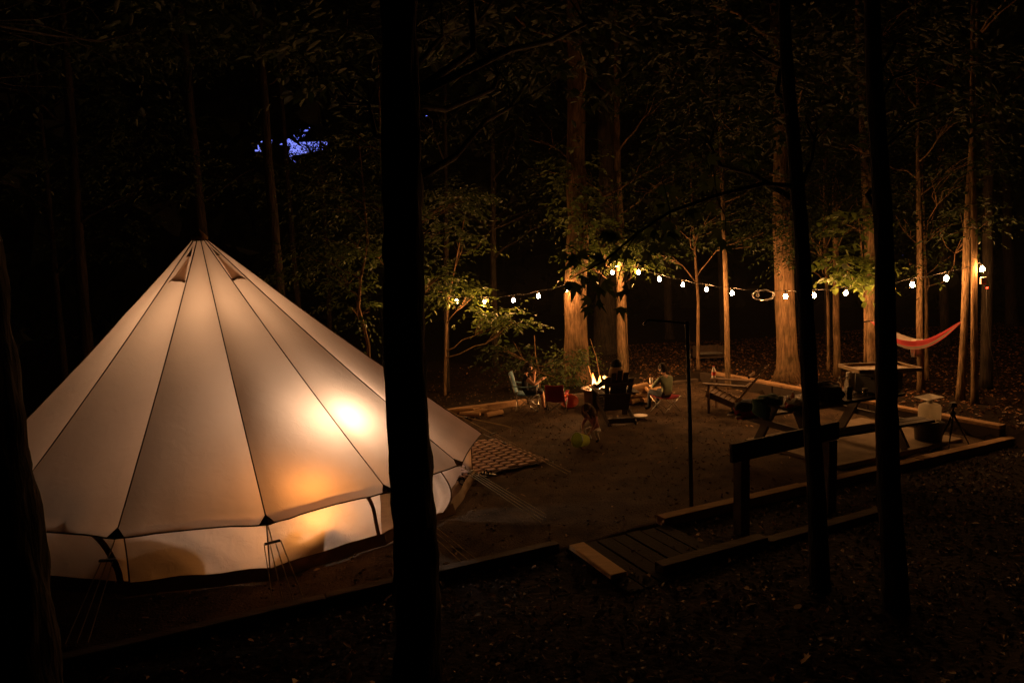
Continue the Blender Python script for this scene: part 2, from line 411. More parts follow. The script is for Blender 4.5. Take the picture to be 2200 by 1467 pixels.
# ------------------------------------------------------------------ ground, gravel pad, edging timbers
def axis_steps(a, b, fine0, fine1, step, coarse):
    xs = list(np.arange(fine0, fine1 + 1e-6, step))
    x = fine0; st = step
    while x > a: st *= 1.22; x -= min(st, coarse); xs.insert(0, x)
    x = xs[-1]; st = step
    while x < b: st *= 1.22; x += min(st, coarse); xs.append(x)
    return xs
gx = axis_steps(-260, 260, -12, 14, 0.22, 25); gy = axis_steps(-60, 320, 0.5, 20, 0.2, 25)
gb = MB()
gb.add([(x, y, ground_z(x, y)) for y in gy for x in gx],
       [(j * len(gx) + i, j * len(gx) + i + 1, (j + 1) * len(gx) + i + 1, (j + 1) * len(gx) + i) for j in range(len(gy) - 1) for i in range(len(gx) - 1)])
tag(gb.build('ground', MAT['soil'], smooth=True), 'dark leaf-strewn forest soil around the campsite', kind='structure')

pb = MB()
def pad_pt(a, b):
    u = U_LEFT + (U_RIGHT - U_LEFT) * a; v = V_FRONT + (V_BACK - V_FRONT) * b
    p = uv(u, v); edge = min(a, 1 - a, b, 1 - b)
    p.z = noise.noise(Vector((p.x * 0.8, p.y * 0.8, 1))) * 0.02 + noise.noise(Vector((p.x * 3, p.y * 3, 5))) * 0.018 + noise.noise(Vector((p.x * 9, p.y * 9, 5))) * 0.006 if edge > 0.005 else -0.05
    return p
pb.grid(pad_pt, 380, 125)
tag(pb.build('gravel_pad', MAT['gravel'], smooth=True), 'packed brown gravel of the tent pad', kind='structure')

rng = np.random.default_rng(7)
# loose pebbles on the pad: nobody could count them
n_peb = 16000
pu = rng.uniform(U_LEFT + 8, U_RIGHT - 0.2, n_peb); pv = rng.uniform(V_FRONT + 0.15, V_BACK - 0.1, n_peb)
octv = np.array([(1, 0, 0), (-1, 0, 0), (0, 1, 0), (0, -1, 0), (0, 0, .7), (0, 0, -.7)], float)
octf = np.array([(0, 2, 4), (2, 1, 4), (1, 3, 4), (3, 0, 4), (2, 0, 5), (1, 2, 5), (3, 1, 5), (0, 3, 5)])
sz = 0.0045 + 0.022 * rng.uniform(0, 1, n_peb) ** 5
ang = rng.uniform(0, 6.28, n_peb)
px = pu * AU.x + pv * AV.x; py = pu * AU.y + pv * AV.y
ca, sa = np.cos(ang), np.sin(ang)
ov = octv[None] * sz[:, None, None] * rng.uniform(0.6, 1.3, (n_peb, 6, 3))
PV = np.stack([ov[..., 0] * ca[:, None] - ov[..., 1] * sa[:, None] + px[:, None], ov[..., 0] * sa[:, None] + ov[..., 1] * ca[:, None] + py[:, None], ov[..., 2] + 0.006], -1)
PF = octf[None] + (np.arange(n_peb) * 6)[:, None, None]
tag(fast_mesh('loose_gravel', PV.reshape(-1, 3), PF.reshape(-1, 3), MAT['pebble']), 'loose pebbles scattered over the gravel pad', 'gravel', kind='stuff')

# fallen leaves
def leaf_litter(name, pts, sizes, m, label):
    n = len(pts)
    a = rng.uniform(0, 6.28, n); tx = rng.normal(0, 0.35, n); ty = rng.normal(0, 0.35, n)
    t = np.array([(-.5, 0, 0), (-.15, .26, .1), (.25, .2, .08), (.5, 0, -.03), (.25, -.2, .1), (-.15, -.26, .08)])
    V = t[None] * sizes[:, None, None] * np.stack([np.ones(n), rng.uniform(.7, 1.3, n), rng.uniform(0.4, 3, n)], -1)[:, None, :]
    x, y, z = V[..., 0], V[..., 1], V[..., 2]
    z = z + x * tx[:, None] + y * ty[:, None]
    X = x * np.cos(a)[:, None] - y * np.sin(a)[:, None]; Y = x * np.sin(a)[:, None] + y * np.cos(a)[:, None]
    P = np.stack([X, Y, z], -1) + pts[:, None, :]
    F = np.array([(0, 3, 2, 1), (0, 5, 4, 3)])[None] + (np.arange(n) * 6)[:, None, None]
    return tag(fast_mesh(name, P.reshape(-1, 3), F.reshape(-1, 4), m), label, 'leaf litter', kind='stuff')
def scatter(n, x0, x1, y0, y1, keep):
    out = []
    r_ = random.Random(n)
    while len(out) < n:
        x, y = r_.uniform(x0, x1), r_.uniform(y0, y1)
        u, v = to_uv((x, y))
        ins = U_LEFT < u < U_RIGHT and V_FRONT - 0.1 < v < V_BACK + 0.05
        if ins: continue
        if not keep(x, y, u, v, r_): continue
        out.append((x, y, ground_z(x, y) + 0.012))
    return np.array(out)
P1 = scatter(22000, -7, 9, 2.2, 10.5, lambda x, y, u, v, r_: v < V_FRONT)
P2 = scatter(15000, 3, 16, 8, 22, lambda x, y, u, v, r_: u > U_RIGHT or (v > V_BACK and u > 8.5))
P3 = scatter(5000, -8, 6, 13, 20, lambda x, y, u, v, r_: v > V_BACK)
LP = np.concatenate([P1, P3])
leaf_litter('leaf_litter', LP, rng.uniform(0.018, 0.06, len(LP)), MAT['litter'], 'dry fallen leaves covering the forest floor')
leaf_litter('lit_litter', P2, rng.uniform(0.03, 0.09, len(P2)), MAT['litter_lit'], 'rust brown fallen leaves, coloured as lit, on the ground beyond the right end of the pad')
PP = np.array([(*uv(rng.uniform(-3, U_RIGHT - .2), rng.uniform(V_FRONT + .2, V_BACK - .1))[:2], 0.02) for _ in range(320)])
o = leaf_litter('scattered_leaves', PP, rng.uniform(0.03, 0.08, len(PP)), MAT['litter_pale'], 'few dry leaves lying about on the gravel')

PL = scatter(650, -4, 7, 3.4, 8.5, lambda x, y, u, v, r_: 1.5 < v < V_FRONT - .15)
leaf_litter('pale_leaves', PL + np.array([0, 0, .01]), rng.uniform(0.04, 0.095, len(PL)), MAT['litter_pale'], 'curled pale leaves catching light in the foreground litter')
def timber_run(label, runs, w=0.15, h=0.11, z=0.04, m='timber', base=None):
    """one edging made of landscape timbers laid end to end"""
    t = thing('timber_edging', base or runs[0][0], 0, label, 'timber edging', 'timber edging of the pad')
    r_ = random.Random(len(label))
    for p, q in runs:
        mb = MB(); d = Vector((r_.uniform(-.008, .008), r_.uniform(-.008, .008), r_.uniform(-.008, .008)))
        mb.bar(Vector(p) + d + Vector((0, 0, z)), Vector(q) + d + Vector((0, 0, z)), w, h)
        mb.build('timber', MAT[m], t, off=t.location, bevel=0.012)
    return t
def runs_between(a, b, n, gap=0.008):
    out = []; d = (b - a) / n; g = d.normalized() * gap
    return [(a + d * i + g, a + d * (i + 1) - g) for i in range(n)]
U_STEP0, U_STEP1 = 3.32, 4.62
timber_run('timber edging along the front of the pad below the glowing tent', runs_between(uv(-8.5, V_FRONT), uv(U_STEP0, V_FRONT), 5), w=.12, h=.1, z=.03, m='old_dim_wood')
timber_run('timber edging on the right front of the pad, running behind the handrail', runs_between(uv(U_STEP1, V_FRONT), uv(U_RIGHT + .07, V_FRONT), 3))
timber_run('dark retaining timbers at the right end of the pad behind the tripod', runs_between(uv(U_RIGHT, V_FRONT + .1, 0.0), uv(U_RIGHT, V_BACK, 0.0), 3), h=0.22, z=0.09, m='dark_wood')  # dark wood stands for shade on the inner face
timber_run('pale capping timbers along the top of the right end retaining edge', runs_between(uv(U_RIGHT + .01, V_FRONT + .1, 0.0), uv(U_RIGHT + .01, V_BACK - .4, 0.0), 3), w=.17, h=0.06, z=0.232)  # separate lighter course stands for the lit top edge
timber_run('low timber edging along the back of the pad behind the campfire', runs_between(uv(-8.5, V_BACK), uv(6.4, V_BACK), 6), w=0.15, h=0.12, z=0.04)
timber_run('weathered timber edging at the back right of the pad beside the flared trunk', runs_between(uv(6.42, V_BACK), uv(U_RIGHT - .15, V_BACK), 2), w=0.14, h=0.1, z=0.03, m='old_dim_wood')  # unlit stretch of the back edging: shade put into a darker wood

# wooden landing and its kerbs in front of the pad
lt = thing('wooden_landing', uv(4.0, 5.5), TH, 'dark plank landing at the front edge of the pad', 'landing')
for i in range(7):
    mb = MB(); mb.box((-0.55 + 0.185 * i, -0.06 + 0.012 * math.sin(i * 2.1), 0.02 + 0.004 * math.sin(i * 3.7)), (0.17, 1.12, 0.04)); mb.build('plank', MAT['deck_wood'], lt, bevel=0.006)
mb = MB(); mb.box((0, 0.45, -0.06), (1.3, 0.08, 0.1)); mb.box((0, -0.5, -0.06), (1.3, 0.08, 0.1)); mb.build('joist', MAT['dark_wood'], lt)
a, b = G(1238, 1158, 0.14), G(1330, 1222, 0.14)
kt = thing('kerb_beam', a, 0, 'sawn beam coloured bright as if lit, left kerb of the plank landing', 'beam')
mb = MB(); mb.bar(Vector((a.x, a.y, .075)), Vector((b.x, b.y, .075)), 0.17, 0.05); mb.build('beam', MAT['lit_pine'], kt, off=a, bevel=0.01)
a, b = G(1415, 1212, 0.12), G(1640, 1150, 0.12)
kt = thing('kerb_beam', a, 0, 'weathered beam on the ground in front of the handrail posts', 'beam')
mb = MB(); mb.bar(Vector((a.x, a.y, .05)), Vector((b.x, b.y, .05)), 0.14, 0.15); mb.build('beam', MAT['old_dim_wood'], kt, off=a, bevel=0.012)
a2, b2 = G(1645, 1160, 0.08), G(1900, 1090, 0.08)
kt = thing('kerb_beam', a2, 0, 'leaf-covered beam in front of the handrail, right of the weathered one', 'beam')
mb = MB(); mb.bar(Vector((a2.x, a2.y, .02)), Vector((b2.x, b2.y, .02)), 0.14, 0.13); mb.build('beam', MAT['old_dim_wood'], kt, off=a2, bevel=0.012)

# handrail
rp0 = Vector((2.36, 7.12, 0)); rp1 = Vector((3.52, 7.66, 0))
ht = thing('handrail', rp0, 0, 'dark wooden handrail on two square posts beside the landing', 'handrail')
for p, (sx, sy) in ((rp0, (0.12, 0.12)), (rp1, (0.13, 0.13))):
    mb = MB(); gz = ground_z(p.x, p.y) - .1
    mb.box((p.x, p.y, (gz + 0.86) / 2), (sx, sy, 0.86 - gz), rotz(TH)); mb.build('post', MAT['old_dim_wood'], ht, off=rp0, bevel=0.008)
d = (rp1 - rp0).normalized()
mb = MB(); mb.bar(rp0 - d * 0.17 + Vector((0, -.06, 0.93)), rp1 + d * 0.1 + Vector((0, -.06, 0.97)), 0.05, 0.2); mb.build('rail', MAT['dark_wood'], ht, off=rp0, bevel=0.01)

# concrete slab under the picnic table
sl = MB()
sl.box(uv(9.25, 7.35, 0.025), (2.7, 1.75, 0.07), rotz(TH)); tag(sl.build('concrete_slab', MAT['concrete'], bevel=0.01), 'pale concrete slab under the picnic table', kind='structure')

# ------------------------------------------------------------------ bell tent
TC = Vector((-3.65, 9.2, 0)); APEX = Vector((-4.02, 9.2, 3.40)); RIM_Z = 0.6
rim = [(-5.02, 6.40), (-3.65, 6.09), (-2.34, 6.30), (-1.35, 7.12), (-0.655, 8.02), (-0.46, 9.55)]
a0 = math.atan2(rim[-1][1] - TC.y, rim[-1][0] - TC.x); a1 = math.atan2(rim[0][1] - TC.y, rim[0][0] - TC.x) + 2 * math.pi
for k in range(1, 9):
    a = a0 + (a1 - a0) * k / 9; rim.append((TC.x + 3.16 * math.cos(a), TC.y + 3.16 * math.sin(a)))
NR = len(rim)
RV = [Vector((x, y, RIM_Z)) for x, y in rim]
tent = thing('bell_tent', TC, 0, 'large canvas bell tent glowing from lamps inside', 'tent')
def seam_pt(i, s):
    v = RV[i % NR]; d = (v - APEX); d.z = 0; top = APEX + d.normalized() * 0.085
    p = top.lerp(v, s); p.z -= 0.05 * math.sin(math.pi * s)
    return p
def roof_pt(i, s, t, out=0.0):
    a, b = seam_pt(i, s), seam_pt(i + 1, s); p = a.lerp(b, t)
    e1 = seam_pt(i, min(1, s + .01)) - seam_pt(i, s - .01); n = e1.cross(b - a).normalized()
    if n.z < 0: n = -n
    q = 4 * t * (1 - t)
    sag = 0.075 * q * math.sin(math.pi * min(1, s * 0.9))
    fold = 0.0
    if s > 0.72:   # pull folds radiating from the guyed corners
        for tt in (t, 1 - t):
            fold += 0.013 * math.sin(tt * 55 + i) * math.exp(-((tt - .12) / .14) ** 2) * ((s - .72) / .28)
    p = p + n * (out - sag + fold + 0.012 * noise.noise(p * 1.7) + 0.004 * noise.noise(p * 5.1))
    if s > 0.9: p.z += 0.035 * q * (s - .9) / .1
    return p
for i in range(NR):
    mb = MB(); mb.grid(lambda a, b: roof_pt(i, b, a), 12, 26); rp_o = mb.build('roof_panel', MAT['canvas'], tent, smooth=True, off=TC)
    mb = MB(); pts = [seam_pt(i, k / 24) + Vector((0, 0, 0.004)) for k in range(25)]
    mb.tube(pts, 0.007, 6); mb.build('seam', MAT['seam'], tent, smooth=True, off=TC)
    mb = MB(); mb.tube([roof_pt(i, 1.0, k / 12, 0.0) for k in range(13)], 0.008, 6); mb.build('hem', MAT['seam'], tent, smooth=True, off=TC)
def ring(i, f, z):
    v = RV[i % NR]; p = TC + (v - TC) * f; return Vector((p.x, p.y, z))
def wall_pt(i, t, h):
    wf = 0.95 if i != 4 else 0.9
    a = ring(i, wf, 0).lerp(ring(i + 1, wf, 0), t); b = ring(i, wf, 0).lerp(ring(i + 1, wf, 0), t)
    p = b.lerp(a, h); out = (p - TC).normalized()
    q = 4 * t * (1 - t)
    f = 0.012 * math.sin((t + 0.6 * h) * 17 + i * 2) * q + 0.02 * noise.noise(Vector((t * 3 + i * 7, h * 2.2, 0.5))) - 0.03 * q * (1 - h) * h * 4
    p = p + out * f; p.z = 0.05 + (0.575 + 0.03 * q) * h
    return p
for i in range(NR):
    if i == 3: continue      # the doorway
    mb = MB(); mb.grid(lambda a, b: wall_pt(i, a, b), 22, 10); mb.build('wall_panel', MAT['canvas_wall'], tent, smooth=True, off=TC)
    mb = MB(); mb.tube([wall_pt(i, 0.0, k / 6) + (RV[i] - TC).normalized() * 0.006 for k in range(7)], 0.007, 5); mb.build('seam', MAT['seam'], tent, off=TC)
for i in range(NR):   # lip of the groundsheet, standing up round the foot of the wall
    def lip(a, b):
        p = ring(i, 0.956 + 0.012 * (1 - b) + 0.006 * math.sin(a * 9 + i), 0).lerp(ring(i + 1, 0.956 + 0.012 * (1 - b) + 0.006 * math.sin(a * 9 + i + 9), 0), a)
        p.z = 0.01 + 0.12 * b + 0.012 * noise.noise(Vector((a * 4 + i * 5, b, 2))); return p
    mb = MB(); mb.grid(lip, 14, 3); mb.build('groundsheet_lip', MAT['groundsheet'], tent, smooth=True, off=TC)
mb = MB(); mb.add([ring(i, 0.945, 0.028) for i in range(NR)], [tuple(range(NR))]); mb.build('groundsheet', MAT['groundsheet'], tent, off=TC)
# zipped arches on the wall
def arch(i, t0, t1, sgn, m='canvas_trim', w=0.035):
    pts = []
    for k in range(15):
        h = k / 14; t = t0 + (t1 - t0) * (1 - math.sqrt(max(0, 1 - h * h)))
        p = wall_pt(i, t, h); pts.append(p + (p - TC).normalized() * 0.012)
    mb = MB()
    for k in range(14):
        d = (pts[k + 1] - pts[k]); n = (pts[k] - TC); n.z = 0
        x = d.cross(n).normalized() * w / 2
        mb.add([pts[k] - x, pts[k] + x, pts[k + 1] + x, pts[k + 1] - x], [(0, 1, 2, 3)])
    mb.build('door_zip', MAT[m], tent, off=TC, solid=0.01)
arch(0, 0.93, 0.55, -1, w=0.06)
arch(2, 0.96, 0.80, -1, w=0.04)
# tied-back door canvas beside the doorway
def door_flap(a, b):
    p = ring(3, 0.985, 0).lerp(ring(4, 0.985, 0), 0.15 + 0.62 * a)
    out = (p - TC).normalized()
    p = p + out * (-0.02 + 0.12 * math.sin(math.pi * min(1, (1 - b) * 1.0)) * (0.3 + 0.7 * a) + 0.015 * math.sin(a * 26 + b * 3))
    p.z = 0.10 + 0.50 * b + 0.06 * (1 - a) * (1 - b)
    return p
mb = MB(); mb.grid(door_flap, 26, 12); mb.build('door_flap', MAT['canvas_wall'], tent, smooth=True, off=TC)
mb = MB(); mb.tube([door_flap(a / 14, 0) for a in range(15)] + [door_flap(1, b / 8) for b in range(1, 9)], 0.012, 6); mb.build('door_flap_binding', MAT['canvas_trim'], tent, off=TC)
# cap, vents, pole
mb = MB(); mb.lathe([(0.105, -0.03), (0.1, 0.03), (0.06, 0.075), (0.02, 0.11), (0.012, 0.13)], 14, APEX); mb.build('apex_cap', MAT['canvas_trim'], tent, smooth=True, off=TC)
mb = MB(); mb.tube([Vector((APEX.x, APEX.y, 0.03)), APEX], 0.022, 10); mb.build('centre_pole', MAT['steel'], tent, off=TC)
def vent(i, s0=0.075, s1=0.185):
    hood = MB(); raise_ = 0.075
    def hp(a, b):
        t = 0.5 + (a - 0.5) * (0.2 + 0.6 * b)
        return roof_pt(i, s0 + (s1 - s0) * b, t, 0.004 + raise_ * b * (4 * a * (1 - a)))
    hood.grid(hp, 8, 6); hood.build('vent_hood', MAT['canvas'], tent, smooth=True, off=TC)
    op = MB()
    vs = [hp(k / 8, 1.0) for k in range(9)] + [roof_pt(i, s1 - .012, 0.5 + (k / 8 - .5) * .8, 0.003) for k in range(8, -1, -1)]
    op.add(vs, [tuple(range(18))]); op.build('vent_mesh', MAT['canvas_trim'], tent, off=TC)
    up = MB()
    up.grid(lambda a, b: roof_pt(i, 0.03 + 0.045 * b, 0.5 + (a - .5) * .5 * b, 0.008), 3, 3); up.build('vent_stay', MAT['canvas_trim'], tent, off=TC)
VENTS = (0, 3, 7, 10)
for i in VENTS: vent(i)
# guy ropes: hook, slider and three strands down to a peg
def guy(i, peg, start=None, strands=3, slide=0.22):
    v = Vector(start) if start is not None else RV[i % NR] + Vector((0, 0, 0.0))
    peg = Vector(peg); d = (peg - v)
    s = v + d * slide
    mb = MB(); mb.tube([v, s], 0.006, 5)
    side = d.cross(Vector((0, 0, 1))).normalized()
    for k in range(strands):
        o_ = side * (0.05 * (k - (strands - 1) / 2)); e = peg + side * (0.09 * (k - (strands - 1) / 2)) + Vector((0, 0, 0.015))
        mb.tube([s + o_, e], 0.005, 5)
    mb.build('guy_rope', MAT['rope'], tent, off=TC)
    mb = MB(); mb.bar(s - side * 0.07, s + side * 0.07, 0.03, 0.02); mb.build('rope_slider', MAT['black_plastic'], tent, off=TC, bevel=0.004)
    mb = MB(); mb.tube([peg + Vector((0, 0, -0.12)), peg + Vector((0, 0, 0.05)) + d.normalized() * 0.03], 0.007, 6); mb.build('peg', MAT['steel'], tent, off=TC)
def on_ground(u, v):
    p = G(u, v, 0.0)
    for _ in range(6): p = G(u, v, max(0.0, ground_z(p.x, p.y)))
    return p
guy(1, on_ground(165, 1385)); guy(2, on_ground(622, 1302), strands=4); guy(3, on_ground(1025, 1222)); guy(4, on_ground(1168, 1116), strands=4, slide=0.12)
guy(5, on_ground(1185, 996), strands=2, slide=0.3); guy(5, on_ground(1222, 1018), start=seam_pt(6, 0.93), strands=2, slide=0.45)
guy(0, on_ground(-160, 1330))
for i in range(6, NR):
    guy(i, RV[i] + (RV[i] - TC).normalized() * 1.1 - Vector((0, 0, RIM_Z)))
for i in (1, 2, 3, 4):    # dark reinforced corners
    mb = MB(); a, b, c = roof_pt(i, 1, .06, .006), roof_pt(i - 1, 1, .94, .006), seam_pt(i, .975) + Vector((0, 0, .012)); tip = seam_pt(i, 1.0) + (RV[i] - TC).normalized() * .02
    mb.add([a, c, b, tip], [(0, 1, 2, 3)]); mb.build('corner_patch', MAT['seam'], tent, off=TC, solid=0.01)

# ------------------------------------------------------------------ trees
LEAF6 = np.array([(0, 0, 0), (.28, .2, .03), (.66, .19, .0), (1, 0, -.12), (.66, -.19, .0), (.28, -.2, .03)])
def spray_leaves(rg, C, Dr, L, n, leaf, droop=0.25, wid=1.0):
    """twigs with alternate leaves: C origins, Dr directions"""
    M_ = len(C)
    k = np.arange(n); f = (k + 0.6) / n
    pos = C[:, None, :] + Dr[:, None, :] * (L[:, None] * f[None])[..., None]
    pos[..., 2] -= droop * L[:, None] * f[None] ** 2
    pos += rg.normal(0, 0.015, pos.shape)
    up = np.array([0, 0, 1.0])
    side = np.cross(Dr, up); side /= np.linalg.norm(side, axis=1, keepdims=True) + 1e-6
    sg = np.where(k % 2 == 0, 1.0, -1.0)
    ld = Dr[:, None, :] * 0.55 + side[:, None, :] * sg[None, :, None] * 0.8 + rg.normal(0, 0.28, pos.shape)
    ld[..., 2] -= 0.28
    ld /= np.linalg.norm(ld, axis=2, keepdims=True)
    nr = up[None, None] + rg.normal(0, 0.38, pos.shape)
    nr -= ld * (nr * ld).sum(2, keepdims=True); nr /= np.linalg.norm(nr, axis=2, keepdims=True) + 1e-6
    yv = np.cross(nr, ld)
    s = leaf * rg.uniform(0.55, 1.2, (M_, n))
    t = LEAF6
    V = pos[:, :, None, :] + s[:, :, None, None] * (t[None, None, :, 0:1] * ld[:, :, None, :] + wid * t[None, None, :, 1:2] * yv[:, :, None, :] + t[None, None, :, 2:3] * nr[:, :, None, :])
    N = M_ * n
    F = np.array([(0, 3, 2, 1), (0, 5, 4, 3)])[None] + (np.arange(N) * 6)[:, None, None]
    return V.reshape(-1, 3), F.reshape(-1, 4)
def blob_sprays(rg, blobs, leaf, n=9, Lr=(0.3, 0.7), droop=0.25, wid=1.0):
    Cs, Ds, Ls = [], [], []
    for (c, r, m) in blobs:
        d = rg.normal(size=(m, 3)); d /= np.linalg.norm(d, axis=1, keepdims=True)
        rad = rg.uniform(0.1, 1, (m, 1)) ** (1 / 2.2)
        p = np.array(c)[None] + d * rad * np.array(r)[None]
        # gather into flat layers, as shade leaves grow
        lay = r[2] * 0.33 + 0.05
        p[:, 2] = c[2] + np.round((p[:, 2] - c[2]) / lay) * lay + rg.normal(0, 0.05, m)
        dr = d * np.array([1, 1, 0.25]) + rg.normal(0, 0.45, (m, 3)) * np.array([1, 1, 0.4])
        dr /= np.linalg.norm(dr, axis=1, keepdims=True)
        Cs.append(p); Ds.append(dr); Ls.append(rg.uniform(*Lr, m))
    C = np.concatenate(Cs); Dd = np.concatenate(Ds); L = np.concatenate(Ls)
    return spray_leaves(rg, C, Dd, L, n, leaf, droop, wid), (C, Dd, L)
def limb(mb, a, b, r0, r1, seed, k=6, bend=0.12):
    a, b = Vector(a), Vector(b); rr = random.Random(seed); ln = (b - a).length
    pts = []; rd = []
    off = Vector((rr.uniform(-1, 1), rr.uniform(-1, 1), rr.uniform(-.2, .6))) * bend * ln
    for i in range(k + 1):
        t = i / k; p = a.lerp(b, t) + off * math.sin(math.pi * t) + Vector((rr.uniform(-1, 1), rr.uniform(-1, 1), rr.uniform(-1, 1))) * 0.03 * ln * (0 < i < k)
        pts.append(p); rd.append(r0 + (r1 - r0) * t)
    mb.tube(pts, rd, 6)
    return pts
def tree(name, label, base, r0, height, path2=None, lean=(0, 0), bark='bark', leafm='leaf', blobs=None, crown_from=5.0, crown_r=2.2, n_blob=9, n_spray=60, leaf=0.11, seed=1, group=None, flare=0.35, pathpts=None, seg=14, leafwid=1.0, nleaf=9, Lr=(0.3, 0.7), cat='tree', crown_to=None, limb_max=0.09, fine=0.0, step=None):
    rg = np.random.default_rng(seed); rr = random.Random(seed)
    bx, by = base; bz = ground_z(bx, by) - 0.06
    b0 = Vector((bx, by, bz))
    t = thing(name, b0, 0, label, cat, group)
    if pathpts: ctrl = [b0] + [Vector(p) for p in pathpts]
    else:
        if path2 is not None: d = (Vector(path2) - b0); d = d / d.z
        else: d = Vector((lean[0], lean[1], 1))
        ctrl = [b0, b0 + d * height * 0.5, b0 + d * height]
    # resample
    pts = []; step = step or (0.3 if height > 6 else 0.15)
    for a, b in zip(ctrl[:-1], ctrl[1:]):
        m = max(1, int((b - a).length / step)); pts += [a.lerp(b, i / m) for i in range(m)]
    pts.append(ctrl[-1])
    amp = 0.35 * r0
    P = []; rad = []
    for p in pts:
        h = p.z - bz
        w = Vector((noise.noise(Vector((seed * 3.1, h * 0.45, 0))), noise.noise(Vector((seed * 3.1, h * 0.45, 7))), 0)) * amp * min(1, h)
        P.append(p + w); rad.append(max(0.006, r0 * (1 - 0.72 * h / (ctrl[-1].z - bz)) + flare * r0 * math.exp(-h / 0.22)))
    mb = MB(); mb.tube(P, rad, seg, wob=0.16 if r0 > 0.1 else 0.08, seed=seed, fine=fine)
    def at_h(z):
        for i in range(len(P) - 1):
            if P[i + 1].z >= z: return P[i], rad[i]
        return P[-1], rad[-1]
    if blobs is None:
        blobs = []
        for k in range(n_blob):
            z = bz + crown_from + ((crown_to or height) - crown_from) * (k + 0.5) / n_blob
            a = k * 2.4 + rr.uniform(-.4, .4); q, _ = at_h(z); dd = crown_r * rr.uniform(0.45, 1.0)
            c = (q.x + math.cos(a) * dd, q.y + math.sin(a) * dd, z + rr.uniform(0, .6))
            s = crown_r * rr.uniform(.4, .6)
            blobs.append((c, (s, s, s * 0.55), n_spray))
    (V, F), (C, Dd, L) = blob_sprays(rg, blobs, leaf, n=nleaf, Lr=Lr, wid=leafwid)
    for bi, (c, r, m) in enumerate(blobs):
        cc = Vector(c); hd = math.hypot(cc.x - b0.x, cc.y - b0.y)
        q, qr = at_h(max(bz + 0.5, cc.z - 0.35 * hd - 0.2))
        lp = limb(mb, q, cc, min(qr * 0.5, 0.012 + 0.012 * hd, limb_max), 0.005, seed * 50 + bi)
        for k in range(5):
            e = cc + Vector((rr.uniform(-1, 1) * r[0], rr.uniform(-1, 1) * r[1], rr.uniform(-.5, .6) * r[2])) * 0.8
            limb(mb, lp[3], e, 0.007, 0.003, seed * 70 + bi * 9 + k, 4)
    mb.build('trunk', MAT[bark], t, smooth=True, off=b0)
    co = fast_mesh('crown', V - np.array(b0)[None], F, MAT[leafm], t)
    return t
FOR = 'trees standing round the campsite'

def px_base(u, y, v=840):
    p = D(u, v, y); return (p.x, p.y)
# --- lit trees beyond the pad
def big(label, u, v, y, u2, v2, r0, h, seed, **kw):
    b = px_base(u, y, v); return tree('tree', label, b, r0, h, path2=D(u2, v2, y), seed=seed, group=FOR, **kw)
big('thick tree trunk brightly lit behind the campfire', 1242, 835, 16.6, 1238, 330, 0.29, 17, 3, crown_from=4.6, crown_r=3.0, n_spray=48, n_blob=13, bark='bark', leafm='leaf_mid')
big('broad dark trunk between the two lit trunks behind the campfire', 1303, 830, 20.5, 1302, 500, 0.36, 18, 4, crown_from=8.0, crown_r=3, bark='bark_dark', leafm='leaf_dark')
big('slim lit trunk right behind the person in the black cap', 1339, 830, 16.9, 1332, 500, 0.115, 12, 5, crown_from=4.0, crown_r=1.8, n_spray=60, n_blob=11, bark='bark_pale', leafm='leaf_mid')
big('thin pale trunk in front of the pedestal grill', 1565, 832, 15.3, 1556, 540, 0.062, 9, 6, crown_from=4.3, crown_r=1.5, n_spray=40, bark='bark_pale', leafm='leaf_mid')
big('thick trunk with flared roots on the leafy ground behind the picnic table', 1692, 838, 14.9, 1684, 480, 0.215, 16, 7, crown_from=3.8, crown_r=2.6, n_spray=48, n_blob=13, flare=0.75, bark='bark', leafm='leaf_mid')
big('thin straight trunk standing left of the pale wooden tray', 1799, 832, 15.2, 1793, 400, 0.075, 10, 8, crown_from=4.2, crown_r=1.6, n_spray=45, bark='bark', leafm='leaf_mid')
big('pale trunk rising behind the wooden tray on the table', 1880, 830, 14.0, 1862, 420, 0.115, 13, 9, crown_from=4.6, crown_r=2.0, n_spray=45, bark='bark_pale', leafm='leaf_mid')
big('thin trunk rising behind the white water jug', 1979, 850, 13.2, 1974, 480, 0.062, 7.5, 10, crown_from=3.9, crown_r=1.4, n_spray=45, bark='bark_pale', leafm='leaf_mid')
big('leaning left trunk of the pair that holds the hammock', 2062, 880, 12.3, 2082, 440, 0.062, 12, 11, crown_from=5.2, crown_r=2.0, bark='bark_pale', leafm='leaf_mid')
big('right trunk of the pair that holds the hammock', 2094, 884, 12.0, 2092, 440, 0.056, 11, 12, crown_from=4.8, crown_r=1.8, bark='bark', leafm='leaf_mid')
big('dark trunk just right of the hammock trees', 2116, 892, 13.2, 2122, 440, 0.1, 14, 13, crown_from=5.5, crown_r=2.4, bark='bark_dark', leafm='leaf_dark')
# --- dim trees deeper in the woods
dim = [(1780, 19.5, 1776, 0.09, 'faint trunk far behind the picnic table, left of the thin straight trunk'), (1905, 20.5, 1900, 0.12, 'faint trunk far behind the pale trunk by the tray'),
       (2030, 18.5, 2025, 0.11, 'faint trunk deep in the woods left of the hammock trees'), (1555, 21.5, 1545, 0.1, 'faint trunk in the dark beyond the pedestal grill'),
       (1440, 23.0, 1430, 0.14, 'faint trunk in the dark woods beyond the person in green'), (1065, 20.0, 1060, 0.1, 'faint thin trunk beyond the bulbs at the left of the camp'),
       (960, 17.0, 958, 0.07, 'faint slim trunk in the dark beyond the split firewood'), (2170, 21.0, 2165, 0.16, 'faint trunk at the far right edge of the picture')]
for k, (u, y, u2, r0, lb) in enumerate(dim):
    big(lb, u, 830, y, u2, 500, r0, 13, 30 + k, crown_from=3.4, crown_r=2.6, n_spray=55, bark='bark_dark', leafm='leaf_dark')
